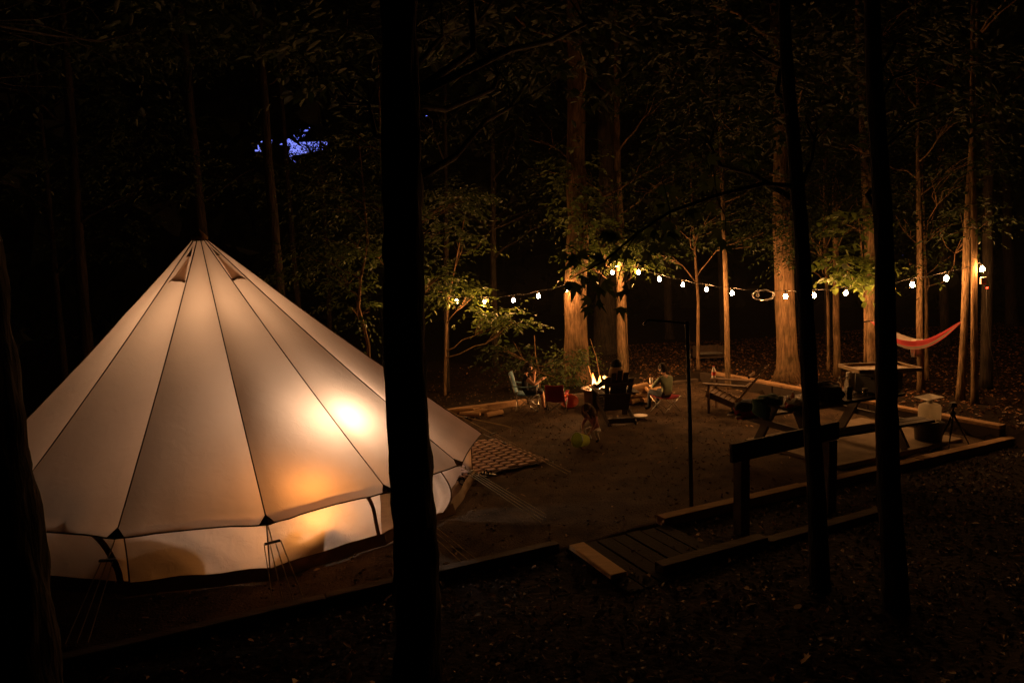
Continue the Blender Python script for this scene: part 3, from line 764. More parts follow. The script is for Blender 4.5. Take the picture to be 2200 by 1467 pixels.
big('dim trunk rising behind the tip of the tent', 447, 560, 16.0, 405, 200, 0.15, 15, 41, crown_from=5.2, crown_r=2.5, bark='bark_dark')
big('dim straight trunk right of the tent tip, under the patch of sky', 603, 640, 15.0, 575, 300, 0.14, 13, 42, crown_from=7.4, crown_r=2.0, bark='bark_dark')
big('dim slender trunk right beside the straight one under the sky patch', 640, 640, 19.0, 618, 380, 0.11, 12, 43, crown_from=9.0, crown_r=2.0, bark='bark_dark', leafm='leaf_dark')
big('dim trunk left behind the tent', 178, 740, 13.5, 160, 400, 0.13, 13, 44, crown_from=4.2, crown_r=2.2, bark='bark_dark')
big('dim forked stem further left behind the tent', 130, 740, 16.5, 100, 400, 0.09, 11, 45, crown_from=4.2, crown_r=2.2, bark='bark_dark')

# --- saplings whose leaves catch the lamplight
def sap(label, u, v, y, pix, r0, blobs, seed, leaf=0.1, m='leaf', bark='bark', name='sapling', **kw):
    b = px_base(u, y, v)
    pp = [D(a, c, y + dy) for a, c, dy in pix]
    bl = [(tuple(D(a, c, yy)), (rx, ry, rz), n) for a, c, yy, rx, ry, rz, n in blobs]
    return tree(name, label, b, r0, 5, pathpts=pp, blobs=bl, seed=seed, leaf=leaf, leafm=m, bark=bark, group='saplings and bushes round the pad', flare=0.2, seg=9, cat='sapling', **kw)
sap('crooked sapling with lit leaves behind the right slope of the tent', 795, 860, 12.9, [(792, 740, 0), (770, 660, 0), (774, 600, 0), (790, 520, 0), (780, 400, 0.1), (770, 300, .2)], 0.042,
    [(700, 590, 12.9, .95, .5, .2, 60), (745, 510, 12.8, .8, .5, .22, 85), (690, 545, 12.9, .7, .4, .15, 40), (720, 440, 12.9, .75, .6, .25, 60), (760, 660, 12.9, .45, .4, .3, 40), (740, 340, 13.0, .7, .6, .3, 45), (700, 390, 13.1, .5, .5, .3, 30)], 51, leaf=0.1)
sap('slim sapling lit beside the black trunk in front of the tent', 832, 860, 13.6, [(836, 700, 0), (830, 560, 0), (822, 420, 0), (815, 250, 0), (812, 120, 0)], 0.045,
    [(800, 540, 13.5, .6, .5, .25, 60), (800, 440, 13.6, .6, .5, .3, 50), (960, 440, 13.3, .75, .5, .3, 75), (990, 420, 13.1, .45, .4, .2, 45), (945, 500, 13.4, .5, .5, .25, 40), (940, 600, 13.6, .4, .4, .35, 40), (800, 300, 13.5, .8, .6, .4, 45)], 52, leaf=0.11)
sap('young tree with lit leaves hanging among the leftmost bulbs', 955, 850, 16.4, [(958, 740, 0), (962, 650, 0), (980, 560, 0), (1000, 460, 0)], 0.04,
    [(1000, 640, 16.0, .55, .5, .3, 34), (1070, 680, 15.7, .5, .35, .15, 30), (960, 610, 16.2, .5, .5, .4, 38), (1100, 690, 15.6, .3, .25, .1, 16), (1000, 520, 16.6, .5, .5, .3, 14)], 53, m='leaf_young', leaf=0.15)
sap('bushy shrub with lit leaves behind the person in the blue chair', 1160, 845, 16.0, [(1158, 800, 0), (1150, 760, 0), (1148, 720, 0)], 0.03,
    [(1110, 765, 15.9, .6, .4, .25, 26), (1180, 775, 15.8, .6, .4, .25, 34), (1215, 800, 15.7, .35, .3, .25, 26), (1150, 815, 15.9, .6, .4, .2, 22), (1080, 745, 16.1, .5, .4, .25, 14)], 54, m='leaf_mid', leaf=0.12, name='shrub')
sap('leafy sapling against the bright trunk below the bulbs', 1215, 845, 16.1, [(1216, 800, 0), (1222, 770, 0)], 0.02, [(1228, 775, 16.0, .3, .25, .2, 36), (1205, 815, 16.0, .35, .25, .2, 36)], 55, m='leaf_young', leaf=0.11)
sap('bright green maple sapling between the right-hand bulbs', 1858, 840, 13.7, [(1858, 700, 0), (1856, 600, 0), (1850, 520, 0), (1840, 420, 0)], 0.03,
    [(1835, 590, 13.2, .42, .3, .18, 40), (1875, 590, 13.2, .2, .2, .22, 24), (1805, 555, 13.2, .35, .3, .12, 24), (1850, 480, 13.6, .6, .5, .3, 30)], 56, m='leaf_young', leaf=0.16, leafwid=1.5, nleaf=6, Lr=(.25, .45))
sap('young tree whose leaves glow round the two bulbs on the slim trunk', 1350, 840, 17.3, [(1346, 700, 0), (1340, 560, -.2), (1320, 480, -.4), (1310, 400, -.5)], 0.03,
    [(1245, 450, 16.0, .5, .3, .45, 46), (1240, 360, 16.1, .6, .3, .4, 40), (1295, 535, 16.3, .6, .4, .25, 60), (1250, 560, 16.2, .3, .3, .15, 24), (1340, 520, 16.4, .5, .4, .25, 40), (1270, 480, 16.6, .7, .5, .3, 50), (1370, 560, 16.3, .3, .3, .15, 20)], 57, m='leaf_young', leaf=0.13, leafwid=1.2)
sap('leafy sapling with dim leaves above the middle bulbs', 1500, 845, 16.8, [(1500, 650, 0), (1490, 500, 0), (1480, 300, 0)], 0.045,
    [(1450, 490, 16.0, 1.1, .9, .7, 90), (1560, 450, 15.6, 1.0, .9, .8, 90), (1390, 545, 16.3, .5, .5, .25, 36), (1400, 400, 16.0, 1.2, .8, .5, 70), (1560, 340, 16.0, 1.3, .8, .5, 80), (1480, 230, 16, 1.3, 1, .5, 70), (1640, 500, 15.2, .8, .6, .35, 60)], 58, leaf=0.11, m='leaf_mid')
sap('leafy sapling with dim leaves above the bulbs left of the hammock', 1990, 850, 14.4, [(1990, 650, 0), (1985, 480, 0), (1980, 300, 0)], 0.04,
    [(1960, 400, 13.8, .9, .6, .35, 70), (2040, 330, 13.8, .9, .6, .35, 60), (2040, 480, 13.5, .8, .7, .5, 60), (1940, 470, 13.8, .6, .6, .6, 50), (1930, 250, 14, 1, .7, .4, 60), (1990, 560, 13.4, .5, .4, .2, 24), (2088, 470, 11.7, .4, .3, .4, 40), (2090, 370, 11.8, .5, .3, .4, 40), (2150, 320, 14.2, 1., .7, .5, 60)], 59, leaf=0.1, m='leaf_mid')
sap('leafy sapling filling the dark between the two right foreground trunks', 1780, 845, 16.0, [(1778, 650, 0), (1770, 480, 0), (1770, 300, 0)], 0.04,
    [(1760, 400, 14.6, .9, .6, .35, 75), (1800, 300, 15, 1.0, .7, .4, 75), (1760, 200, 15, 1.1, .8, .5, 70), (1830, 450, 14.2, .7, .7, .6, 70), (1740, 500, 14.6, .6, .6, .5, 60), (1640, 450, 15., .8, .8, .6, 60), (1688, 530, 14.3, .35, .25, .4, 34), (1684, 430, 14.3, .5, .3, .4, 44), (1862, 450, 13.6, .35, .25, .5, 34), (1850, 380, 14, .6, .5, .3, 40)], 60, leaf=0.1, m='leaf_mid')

# --- near trees, black against the light
def near(label, pix, y, r0, blobs, seed, **kw):
    p0 = D(pix[0][0], pix[0][1], y); b = (p0.x, p0.y)
    pp = [D(a, c, y + dy) for a, c, dy in pix[1:]]
    bl = [(tuple(D(a, c, yy)), (rx, ry, rz), n) for a, c, yy, rx, ry, rz, n in blobs]
    return tree('tree', label, b, r0, 12, pathpts=pp, blobs=bl, seed=seed, group='near trees dark against the light', flare=0.12, seg=44, bark='bark_unlit', leafm='leaf_mid', limb_max=.024, fine=.085, step=.06, **kw)
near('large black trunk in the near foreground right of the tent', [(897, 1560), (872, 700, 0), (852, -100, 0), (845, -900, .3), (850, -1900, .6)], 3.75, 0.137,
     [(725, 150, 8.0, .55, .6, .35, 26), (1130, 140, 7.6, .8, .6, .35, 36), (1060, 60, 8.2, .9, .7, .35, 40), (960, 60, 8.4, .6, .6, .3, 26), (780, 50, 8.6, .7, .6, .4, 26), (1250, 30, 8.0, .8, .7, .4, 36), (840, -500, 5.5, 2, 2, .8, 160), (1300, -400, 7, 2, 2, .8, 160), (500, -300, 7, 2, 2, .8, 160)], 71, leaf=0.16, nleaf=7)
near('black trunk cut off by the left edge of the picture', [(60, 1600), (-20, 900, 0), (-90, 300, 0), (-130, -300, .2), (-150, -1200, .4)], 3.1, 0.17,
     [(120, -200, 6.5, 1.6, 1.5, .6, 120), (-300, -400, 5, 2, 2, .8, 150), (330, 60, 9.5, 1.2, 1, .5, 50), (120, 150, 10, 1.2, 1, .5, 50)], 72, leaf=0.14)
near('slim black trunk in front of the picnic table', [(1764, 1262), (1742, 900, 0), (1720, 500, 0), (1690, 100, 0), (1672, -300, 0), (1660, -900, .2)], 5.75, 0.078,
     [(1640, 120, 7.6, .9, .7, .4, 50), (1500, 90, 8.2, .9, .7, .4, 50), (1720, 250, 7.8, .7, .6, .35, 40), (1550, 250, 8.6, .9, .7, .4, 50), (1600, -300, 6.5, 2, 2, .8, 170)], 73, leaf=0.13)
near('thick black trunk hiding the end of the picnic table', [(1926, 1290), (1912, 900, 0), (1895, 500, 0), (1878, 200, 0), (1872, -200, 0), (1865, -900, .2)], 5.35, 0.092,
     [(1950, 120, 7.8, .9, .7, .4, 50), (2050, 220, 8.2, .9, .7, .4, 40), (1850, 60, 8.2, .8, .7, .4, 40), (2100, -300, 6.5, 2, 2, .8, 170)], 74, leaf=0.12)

# big-leaved bough reaching in front of the string of bulbs
def maple_leaf():
    out = [(0, 0)]
    for a, r in ((-70, .42), (-48, .3), (-30, .62), (-16, .42), (0, 1.0), (16, .42), (30, .62), (48, .3), (70, .42)):
        out.append((r * math.cos(R(a)) * 1.0, r * math.sin(R(a)) * 1.15))
    return out
ML = maple_leaf()
bt = bpy.data.objects.new('bough', None); bt.location = D(1735, 420, 5.75); COL.objects.link(bt)
tag(bt, 'dark bough of big lobed leaves hanging in front of the bulbs by the lit trunk', 'bough')
bm_ = MB()
bpts = [D(1715, 400, 5.75), D(1640, 395, 5.3), D(1540, 420, 4.9), D(1440, 455, 4.6), D(1370, 500, 4.4), D(1300, 560, 4.3), D(1225, 600, 4.25)]
bm_.tube(bpts, [.02, .016, .013, .010, .008, .006, .003], 6)
lm = MB(); r_ = random.Random(5)
twigs = [(2, D(1500, 330, 4.9)), (3, D(1420, 380, 4.6)), (3, D(1400, 540, 4.5)), (4, D(1330, 650, 4.35)), (4, D(1290, 480, 4.4)), (5, D(1265, 660, 4.25)), (5, D(1200, 520, 4.3)), (2, D(1560, 520, 4.9)), (1, D(1600, 300, 5.2))]
ends = [(bpts[i], e) for i, e in twigs] + [(bpts[i], bpts[i + 1]) for i in range(2, 6)]
leafspots = []
for k, (a, e) in enumerate(ends):
    if k < len(twigs): limb(bm_, a, e, .005, .002, 900 + k, 5)
    for j in range(5): leafspots.append(a.lerp(e, 0.3 + 0.7 * (j + r_.random()) / 5))
for p in leafspots:
    s = r_.uniform(0.09, 0.17); dr = Vector((r_.uniform(-1, .6), r_.uniform(-.6, .6), r_.uniform(-1.2, .1))).normalized()
    nn = Vector((r_.uniform(-.7, .7), -1 + r_.uniform(-.4, .9), r_.uniform(-.1, 1.2))); nn = (nn - dr * nn.dot(dr)).normalized(); sd = nn.cross(dr)
    p = p + dr * 0.04
    vs = [p + dr * (x * s) + sd * (y * s) + nn * (-0.18 * s * abs(y) - .12 * s * x * x) for x, y in ML]
    lm.add(vs, [(0, i, i + 1) for i in range(1, len(vs) - 1)])
bm_.build('branch', MAT['bark_dark'], bt, smooth=True, off=bt.location)
lm.build('leaves', MAT['leaf'], bt, off=bt.location)

# --- the surrounding woods: one mass of foliage closing in on all sides and overhead
rg = np.random.default_rng(99)
def woods(n, rmin, rmax, size, holes):
    az = rg.uniform(0, 2 * np.pi, n); sz_ = rg.uniform(-0.06, 1.0, n)
    rr = rg.uniform(rmin, rmax, n)
    el = np.arcsin(np.clip(sz_, -1, 1))
    hor = rr * np.cos(el)
    X = hor * np.sin(az); Y = 7.5 + hor * np.cos(az); Z = np.where(sz_ > 0, rr * np.sin(el) * 0.72 + 0.3, rr * np.sin(el))
    P = np.stack([X, Y, Z], -1)
    d = P - np.array(C_POS)[None]
    zc = d @ np.array(C_FWD); uu = IMG_W / 2 + LENS_PX * (d @ np.array(C_RT)) / zc; vv = IMG_H / 2 - LENS_PX * (d @ np.array(C_UP)) / zc
    keep = np.ones(n, bool)
    for (hu, hv, ru, rv) in holes:
        keep &= ~((zc > 0) & (((uu - hu) / ru) ** 2 + ((vv - hv) / rv) ** 2 < 1))
    P = P[keep]; n = len(P)
    s = size * rg.uniform(0.6, 1.4, (n, 1, 1))
    tri = rg.normal(0, 0.5, (n, 3, 3)) * s
    V = P[:, None, :] + tri
    return V.reshape(-1, 3), np.arange(n * 3).reshape(-1, 3)
GAP = [(634, 308, 56, 38), (553, 315, 29, 46), (715, 312, 32, 30), (630, 346, 36, 20)]
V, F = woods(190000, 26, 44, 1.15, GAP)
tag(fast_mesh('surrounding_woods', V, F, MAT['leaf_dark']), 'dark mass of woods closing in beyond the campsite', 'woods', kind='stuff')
# thin-leaved tree standing across the gap that shows the evening sky
b = px_base(700, 23.0, 600)
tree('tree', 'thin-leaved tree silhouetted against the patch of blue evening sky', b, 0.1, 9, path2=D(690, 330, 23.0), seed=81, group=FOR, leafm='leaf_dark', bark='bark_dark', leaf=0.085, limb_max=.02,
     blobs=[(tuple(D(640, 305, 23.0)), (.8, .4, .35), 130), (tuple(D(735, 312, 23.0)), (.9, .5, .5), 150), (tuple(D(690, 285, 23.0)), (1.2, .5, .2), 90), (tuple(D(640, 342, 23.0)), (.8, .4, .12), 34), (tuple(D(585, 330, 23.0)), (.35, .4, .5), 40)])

# ------------------------------------------------------------------ string of bulbs
bulb_px = [(852, 640, 13.35), (899, 646, 14.6), (981, 648, 15.8), (1041, 649, 15.9), (1103, 645, 16.0), (1157, 636, 16.05), (1216, 622, 16.25),
           (1316, 585, 16.5), (1323, 570, 16.75), (1372, 585, 16.2), (1417, 600, 15.8), (1467, 612, 15.4), (1518, 622, 15.0), (1573, 630, 14.6), (1628, 634, 14.25), (1688, 637, 13.9),
           (1749, 635, 13.5), (1817, 630, 13.1), (1885, 624, 12.75), (1960, 612, 12.4), (2033, 598, 12.1), (2110, 578, 11.85)]
BP = [D(u, v, y) for u, v, y in bulb_px]
sl_base = Vector((BP[8].x, BP[8].y, BP[8].z))
st = thing('string_lights', sl_base, 0, 'string of glowing bulbs strung between the trees over the camp', 'string lights')
cord = [D(834, 622, 13.55)]
for k, p in enumerate(BP):
    t = p + Vector((0, 0, 0.12))
    if k: 
        prev = BP[k - 1] + Vector((0, 0, 0.12)); ln = (t - prev).length
        cord.append(prev.lerp(t, .5) + Vector((0, 0, -0.03)))
    cord.append(t)
cord.append(BP[-1] + Vector((-0.12, 0.1, .22)))
mb = MB(); mb.tube(cord, 0.007, 6); mb.build('cord', MAT['cord'], st, off=sl_base)
globe = [(0.013, 0.05), (0.03, 0.026), (0.0375, -0.002), (0.028, -0.032), (0.006, -0.045)][::-1]
gm = None
for k, p in enumerate(BP):
    if k == 14: m_ = MAT['clear_plastic']     # the one dead bulb in the tangle
    else: m_ = MAT['bulb']
    tilt = Matrix.Rotation(0.15 * math.sin(k * 2.3), 3, 'Y')
    mb = MB(); mb.lathe(globe, 12, p, tilt); bo = mb.build('bulb', m_, st, smooth=True, off=sl_base)
    sk = MB(); sk.lathe([(0.022, 0.054), (0.024, 0.08), (0.022, 0.12), (0.008, 0.135)], 10, p, tilt); sk.build('socket', MAT['black_plastic'], bo, off=sl_base)
# loop of spare cord round the dead bulb
mb = MB(); r_ = random.Random(4); pts = []
c0 = D(1640, 632, 14.2)
for k in range(70):
    a = k * 0.55; pts.append(c0 + Vector((math.cos(a) * (0.2 + .04 * r_.random()), .06 * r_.uniform(-1, 1), math.sin(a) * (.09 + .03 * r_.random()) - .02)))
mb.tube(pts, 0.005, 5); mb.build('cord_tangle', MAT['steel'], st, off=sl_base)
mb = MB(); mb.tube([c0, c0 + Vector((.02, 0, .1))], .018, 8); mb.build('light_pull', MAT['bulb'], st, off=sl_base) if False else None
# plug box with its pilot light and the lead running down
pbx = D(2112, 603, 11.8)
pt = thing('plug_box', pbx, 0, 'small plug box with a red pilot light below the last bulb', 'plug box')
mb = MB(); mb.box((0, 0, 0), (0.09, 0.05, 0.12)); mb.build('housing', MAT['white_plastic'], pt, bevel=0.01)
mb = MB(); mb.lathe([(0.014, -.01), (0.014, .01), (.004, .016)], 8, (0.05, -0.035, -0.12), Matrix.Rotation(R(90), 3, 'X')); mb.build('pilot_light', MAT['red_led'], pt)
mb = MB(); mb.tube([Vector((0, 0, -.06)), Vector((.05, -.03, -.12)), Vector((.08, 0, -.5)), Vector((.16, 0, -1.1)), Vector((.34, 0, -1.75)), Vector((.5, 0, -2.05))], 0.006, 6); mb.build('lead', MAT['cord'], pt)

# ------------------------------------------------------------------ lamps inside the tent
LAN = Vector((-2.13, 8.03, 0.98)); TLN = Vector((-2.2, 7.03, 0.60))
lt_ = thing('hanging_lantern', LAN, 0, 'bright lantern hanging inside the tent, seen as the white glow on the canvas', 'lantern')
mb = MB(); mb.lathe([(0.05, -.07), (0.06, -.05), (0.06, .05), (0.05, .07)], 14); mb.build('globe', MAT['lantern_globe'], lt_, smooth=True)
mb = MB(); mb.tube([Vector((0, 0, .07)), Vector((-.05, .04, .5))], .003, 5); mb.build('hook_wire', MAT['steel'], lt_)
mb = MB(); mb.lathe([(0.05, -.1), (0.062, -.07), (0.05, -.069)], 14); mb.build('base', MAT['black_metal'], lt_)
def point(name, loc, w, col, rad, parent):
    l = bpy.data.lights.new(name, 'POINT'); l.energy = w; l.color = col; l.shadow_soft_size = rad
    o = bpy.data.objects.new(name, l); o.location = loc; o.parent = parent; COL.objects.link(o); return o
PLN = Vector((APEX.x + 0.14, APEX.y - 0.16, 2.05))
pl_ = thing('pole_lantern', PLN, 0, 'lantern hooked to the centre pole inside the tent, glowing through the roof', 'lantern')
mb = MB(); mb.lathe([(0.05, -.07), (0.06, -.05), (0.06, .05), (0.05, .07)], 14); mb.build('globe', MAT['pole_globe'], pl_, smooth=True)
mb = MB(); mb.tube([Vector((0, 0, .07)), Vector((-.13, .15, .2))], .003, 5); mb.build('hook_wire', MAT['steel'], pl_)
mb = MB(); mb.lathe([(0.06, -.1), (0.19, -.09), (0.19, -.08), (0.05, -.075)], 20); mb.build('tray', MAT['black_metal'], pl_)  # wide disc added to keep this lantern off the lower canvas
tt = thing('bedside_crate', (TLN.x, TLN.y, 0.03), 0.4, 'low crate inside the tent carrying the yellow lamp', 'crate')
for s_ in (-1, 1):
    mb = MB(); mb.box((s_ * .15, 0, .16), (.02, .3, .32)); mb.build('side', MAT['dark_wood'], tt)
mb = MB(); mb.box((0, 0, .33), (.34, .32, .02)); mb.build('top', MAT['dark_wood'], tt)
tl = thing('table_lamp', (TLN.x, TLN.y, 0.375), 0, 'small yellow lamp low inside the tent near the wall', 'lamp')
mb = MB(); mb.lathe([(0.05, 0), (0.05, .02), (0.02, .04), (0.02, .08)], 12); mb.build('base', MAT['black_metal'], tl)
mb = MB(); mb.lathe([(0.03, .08), (0.05, .11), (0.05, .16), (0.03, .19)], 12); mb.build('globe', MAT['table_globe'], tl, smooth=True)
bd = thing('air_bed', (-4.7, 8.0, 0.03), 0.1, 'unseen air bed made thick to shade the left wall inside the tent', 'bed')  # bed height raised so its shadow covers the left canvas
mb = MB()
mb.grid(lambda a, b: Vector((1.1 * math.copysign(abs(math.cos(a * 2 * math.pi)) ** .45, math.cos(a * 2 * math.pi)) * math.cos((b - .5) * math.pi) ** .5,
                             0.85 * math.copysign(abs(math.sin(a * 2 * math.pi)) ** .45, math.sin(a * 2 * math.pi)) * math.cos((b - .5) * math.pi) ** .5, 0.40 + 0.40 * math.sin((b - .5) * math.pi))), 40, 14)
mb.build('mattress', MAT['denim'], bd, smooth=True)
mb = MB(); mb.lathe([(0.02, -.3), (.12, -.26), (.16, 0), (.12, .26), (.02, .3)], 12, (-.6, 0, .9), Matrix.Rotation(R(90), 3, 'X')); mb.build('pillow', MAT['white_fabric'], bd, smooth=True)

bb = thing('bean_bag', (-3.42, 6.98, 0.03), 0, 'big round bag inside the tent casting the curved shadow on the wall', 'bean bag')
mb = MB(); mb.grid(lambda a, b: Vector((.74 * math.cos(a * 2 * math.pi) * math.cos((b - .5) * math.pi), .42 * math.sin(a * 2 * math.pi) * math.cos((b - .5) * math.pi), .36 + .33 * math.sin((b - .5) * math.pi)))
        * (1 + .05 * noise.noise(Vector((math.cos(a * 6.28) * 2, math.sin(a * 6.28) * 2, b * 4)))), 28, 18); mb.build('bag', MAT['denim'], bb, smooth=True)
mb = MB(); mb.tube([Vector((-.1, 0, .68)), Vector((-.04, 0, .73)), Vector((.04, 0, .73)), Vector((.1, 0, .68))], .014, 6); mb.build('handle', MAT['black_fabric'], bb)

# ------------------------------------------------------------------ rug, sandals, firewood
rug_o = Vector((0.52, 10.05, 0)); d1 = Vector((-.86, -.51, 0)); d2 = Vector((-.51, .86, 0))
rz_ = math.atan2(d1.y, d1.x)
rt_ = thing('outdoor_rug', rug_o, rz_, 'woven pinkish rug with dark stripes outside the tent door', 'rug')
mb = MB(); mb.grid(lambda a, b: Vector((1.75 * a, -1.75 * b, 0.03 + 0.006 * noise.noise(Vector((a * 5, b * 5, 0))))), 20, 20); mb.build('backing', MAT['rug_grey'], rt_, solid=0.008)
for i in range(10):
    mb = MB()
    for j in range(11):   # woven tufts in staggered rows
        x0 = 0.02 + 1.71 * i / 10; y0 = -(0.02 + 1.66 * (j + 0.45 * (i % 2)) / 11); k_ = .02
        mb.add([(x0, y0, .036), (x0 + .15, y0 - k_, .036), (x0 + .15, y0 - .085 - k_, .036), (x0, y0 - .085, .036), (x0 + .015, y0 - .012, .052), (x0 + .135, y0 - .012 - k_, .052), (x0 + .135, y0 - .073 - k_, .052), (x0 + .015, y0 - .073, .052)],
               [(4, 5, 6, 7), (0, 1, 5, 4), (1, 2, 6, 5), (2, 3, 7, 6), (3, 0, 4, 7)])
    mb.build('weave_row', MAT['rug_pink'], rt_)
def sandal(loc, rz, label):
    t = thing('sandal', loc, rz, label, 'sandal', 'sandals by the tent door')
    mb = MB(); out = [(.04 * math.sin(a) * (1 + .2 * math.cos(a)), .13 * math.cos(a)) for a in np.linspace(0, 2 * math.pi, 15)[:-1]]
    mb.add([(x, y, 0) for x, y in out] + [(x, y, .022) for x, y in out], [tuple(range(13, -1, -1)), tuple(range(14, 28))] + [(i, (i + 1) % 14, 14 + (i + 1) % 14, 14 + i) for i in range(14)])
    mb.build('sole', MAT['black_plastic'], t)
    for yy in (.05, -.02):
        mb = MB(); mb.tube([Vector((-.04, yy, .02)), Vector((-.025, yy, .055)), Vector((.025, yy, .055)), Vector((.04, yy, .02))], .011, 6); mb.build('strap', MAT['black_fabric'], t)
p = G(1030, 1024, .05); sandal((p.x, p.y, .05), 1.2, 'left sandal of the dark pair on the near edge of the rug')
p = G(1050, 1020, .05); sandal((p.x, p.y, .05), 1.0, 'right sandal of the dark pair on the near edge of the rug')
p = G(992, 1038, .04); sandal((p.x, p.y, .05), 0.2, 'single dark sandal on the rug close to the door flap')
def log_piece(name, mb, p, ang, ln, r, split=True, tilt=0.0, seed=0):
    d = Vector((math.cos(ang) * math.cos(tilt), math.sin(ang) * math.cos(tilt), math.sin(tilt))); x = d.cross(Vector((0, 0, 1))).normalized(); z = x.cross(d)
    rr = random.Random(seed); prof = [(r * math.cos(a) * rr.uniform(.85, 1.1), r * math.sin(a) * rr.uniform(.85, 1.1)) for a in (np.linspace(-.35, math.pi + .35, 7) if split else np.linspace(0, 2 * math.pi, 11)[:-1])]
    n = len(prof); vs = [Vector(p) + d * (e * ln / 2) + x * a + z * b for e in (-1, 1) for a, b in prof]
    mb.add(vs, [tuple(range(n - 1, -1, -1)), tuple(range(n, 2 * n))] + [(i, (i + 1) % n, n + (i + 1) % n, n + i) for i in range(n)])
fw = [(1000, 882, .1, .55, 'leftmost split log lying by the back edge near the tent'), (1022, 888, .5, .5, 'split log in the middle of the wood scatter near the tent'), (1045, 884, -.3, .55, 'split log lying across the others near the tent'),
      (1062, 890, .7, .4, 'short split log at the right of the wood scatter near the tent'), (1030, 880, 1.0, .45, 'split log at the back of the wood scatter near the tent'), (1010, 892, -.2, .4, 'nearest split log of the wood scatter near the tent')]
for k, (u, v, a, ln, lb) in enumerate(fw):
    p = G(u, v, .05); t = thing('split_log', (p.x, p.y, 0.03), 0, lb, 'log', 'split firewood near the tent')
    mb = MB(); log_piece('x', mb, (0, 0, .03), a, ln, .055, seed=k); mb.build('log', MAT['fire_wood'], t)

# ------------------------------------------------------------------ fire pit
FP = D(1288, 850, 13.95); FPz = Vector((FP.x, FP.y, 0))
fp = thing('fire_pit', FPz, 0, 'dark steel drum fire pit with a wide lit rim', 'fire pit')
mb = MB(); mb.lathe([(.30, .02), (.31, .05), (.32, .33), (.38, .36), (.385, .375), (.31, .375), (.295, .33), (.28, .12), (.05, .12)], 28, (0, 0, 0)); mb.build('drum', MAT['rust_metal'], fp, smooth=True)
for k in range(3):
    a = k * 2.09 + .5; mb = MB(); mb.bar((.27 * math.cos(a), .27 * math.sin(a), -.02), (.29 * math.cos(a), .29 * math.sin(a), .12), .04, .02); mb.build('foot', MAT['black_metal'], fp)
for k in range(5):
    a = k * 1.26 + .3; t = thing('burning_log', FPz + Vector((0, 0, .12)), 0, ['charred log leaning left in the fire pit', 'charred log leaning right in the fire pit', 'charred log at the back of the fire pit', 'charred log at the front of the fire pit', 'charred log lying across the fire pit'][k], 'log', 'logs burning in the pit')
    mb = MB(); log_piece('x', mb, (math.cos(a) * .08, math.sin(a) * .08, .14), a, .42, .045, False, 0.55, k); mb.build('log', MAT['black_metal'], t)
fl = thing('campfire_flame', FPz + Vector((0, 0, .3)), 0, 'bright flames rising from the fire pit', 'flame')
for k, (x, y, h, w) in enumerate(((-.13, -.03, .5, .07), (.04, .0, .42, .075), (-.04, .04, .28, .1), (-.06, -.07, .22, .09), (.14, .03, .26, .06), (-.2, .04, .2, .05), (.22, .0, .16, .05))):
    pts = []; rd = []
    for i in range(10):
        t = i / 9; pts.append(Vector((x + .03 * math.sin(t * 5 + k) * t * (1.2 if k else .8), y + .02 * math.cos(t * 4 + k * 2) * t, h * t - .04))); rd.append(max(.003, w * (math.sin(math.pi * (t * .8 + .16)) ** .8) * (1 - t * .55)))
    pts = [p * .85 for p in pts]; rd = [q * .85 for q in rd]
    mb = MB(); mb.tube(pts, rd, 9); mb.build('flame_tongue', MAT['flame'], fl, smooth=True)
point('fire_light', (0.0, 0.0, 0.2), FIRE_W, (1.0, 0.43, 0.13), 0.13, fl)
spk = D(1299, 810, 13.9)
mb = MB(); mb.lathe([(.004, -.035), (.03, -.01), (.032, .015), (.004, .035)], 10); so = mb.build('roasting_marshmallow', mat('toasted_lit', (.8, .6, .35), .8, .2, emit=(1, .6, .25), es=1.6), None, smooth=True); so.location = spk  # emission added to the marshmallow in place of firelight on it
tag(so, 'marshmallow with glow added for firelight, on a stick above the flames', 'marshmallow')
t = thing('roasting_stick', spk, 0, 'thin stick holding the marshmallow over the flames', 'stick'); mb = MB(); mb.tube([Vector((0, 0, 0)), Vector((.25, -.3, .02)), Vector((.42, -.6, -.05))], .006, 5); mb.build('stick', MAT['timber'], t)
a, b = D(1278, 828, 13.9), D(1263, 785, 14.3); t = thing('fire_poker', a, 0, 'thin lit stick standing up out of the flames', 'stick'); mb = MB(); mb.tube([a, b], .011, 6); mb.build('stick', MAT['fire_wood'], t, off=a)
a, b = D(1289, 812, 15.0), D(1268, 728, 16.1); t = thing('leaning_branch', a, 0, 'long thin branch leaning on the bright trunk behind the fire', 'branch'); mb = MB(); mb.tube([Vector((a.x + .03, a.y, .0)), a, a.lerp(b, .5) + Vector((.03, 0, .02)), b], [.016, .014, .012, .007], 6); mb.build('branch', MAT['bark'], t, off=a)
p = G(1222, 866, .06); t = thing('toy_dish', (p.x, p.y, .02), 0, 'orange-red plastic dish lying between the red chair and the fire pit', 'dish')
mb = MB(); mb.lathe([(.10, 0), (.16, .08), (.2, .13), (.19, .13), (.15, .085), (.09, .015)], 18, rot=Matrix.Rotation(R(35), 3, 'X')); mb.build('dish', MAT['orange_plastic'], t, smooth=True)
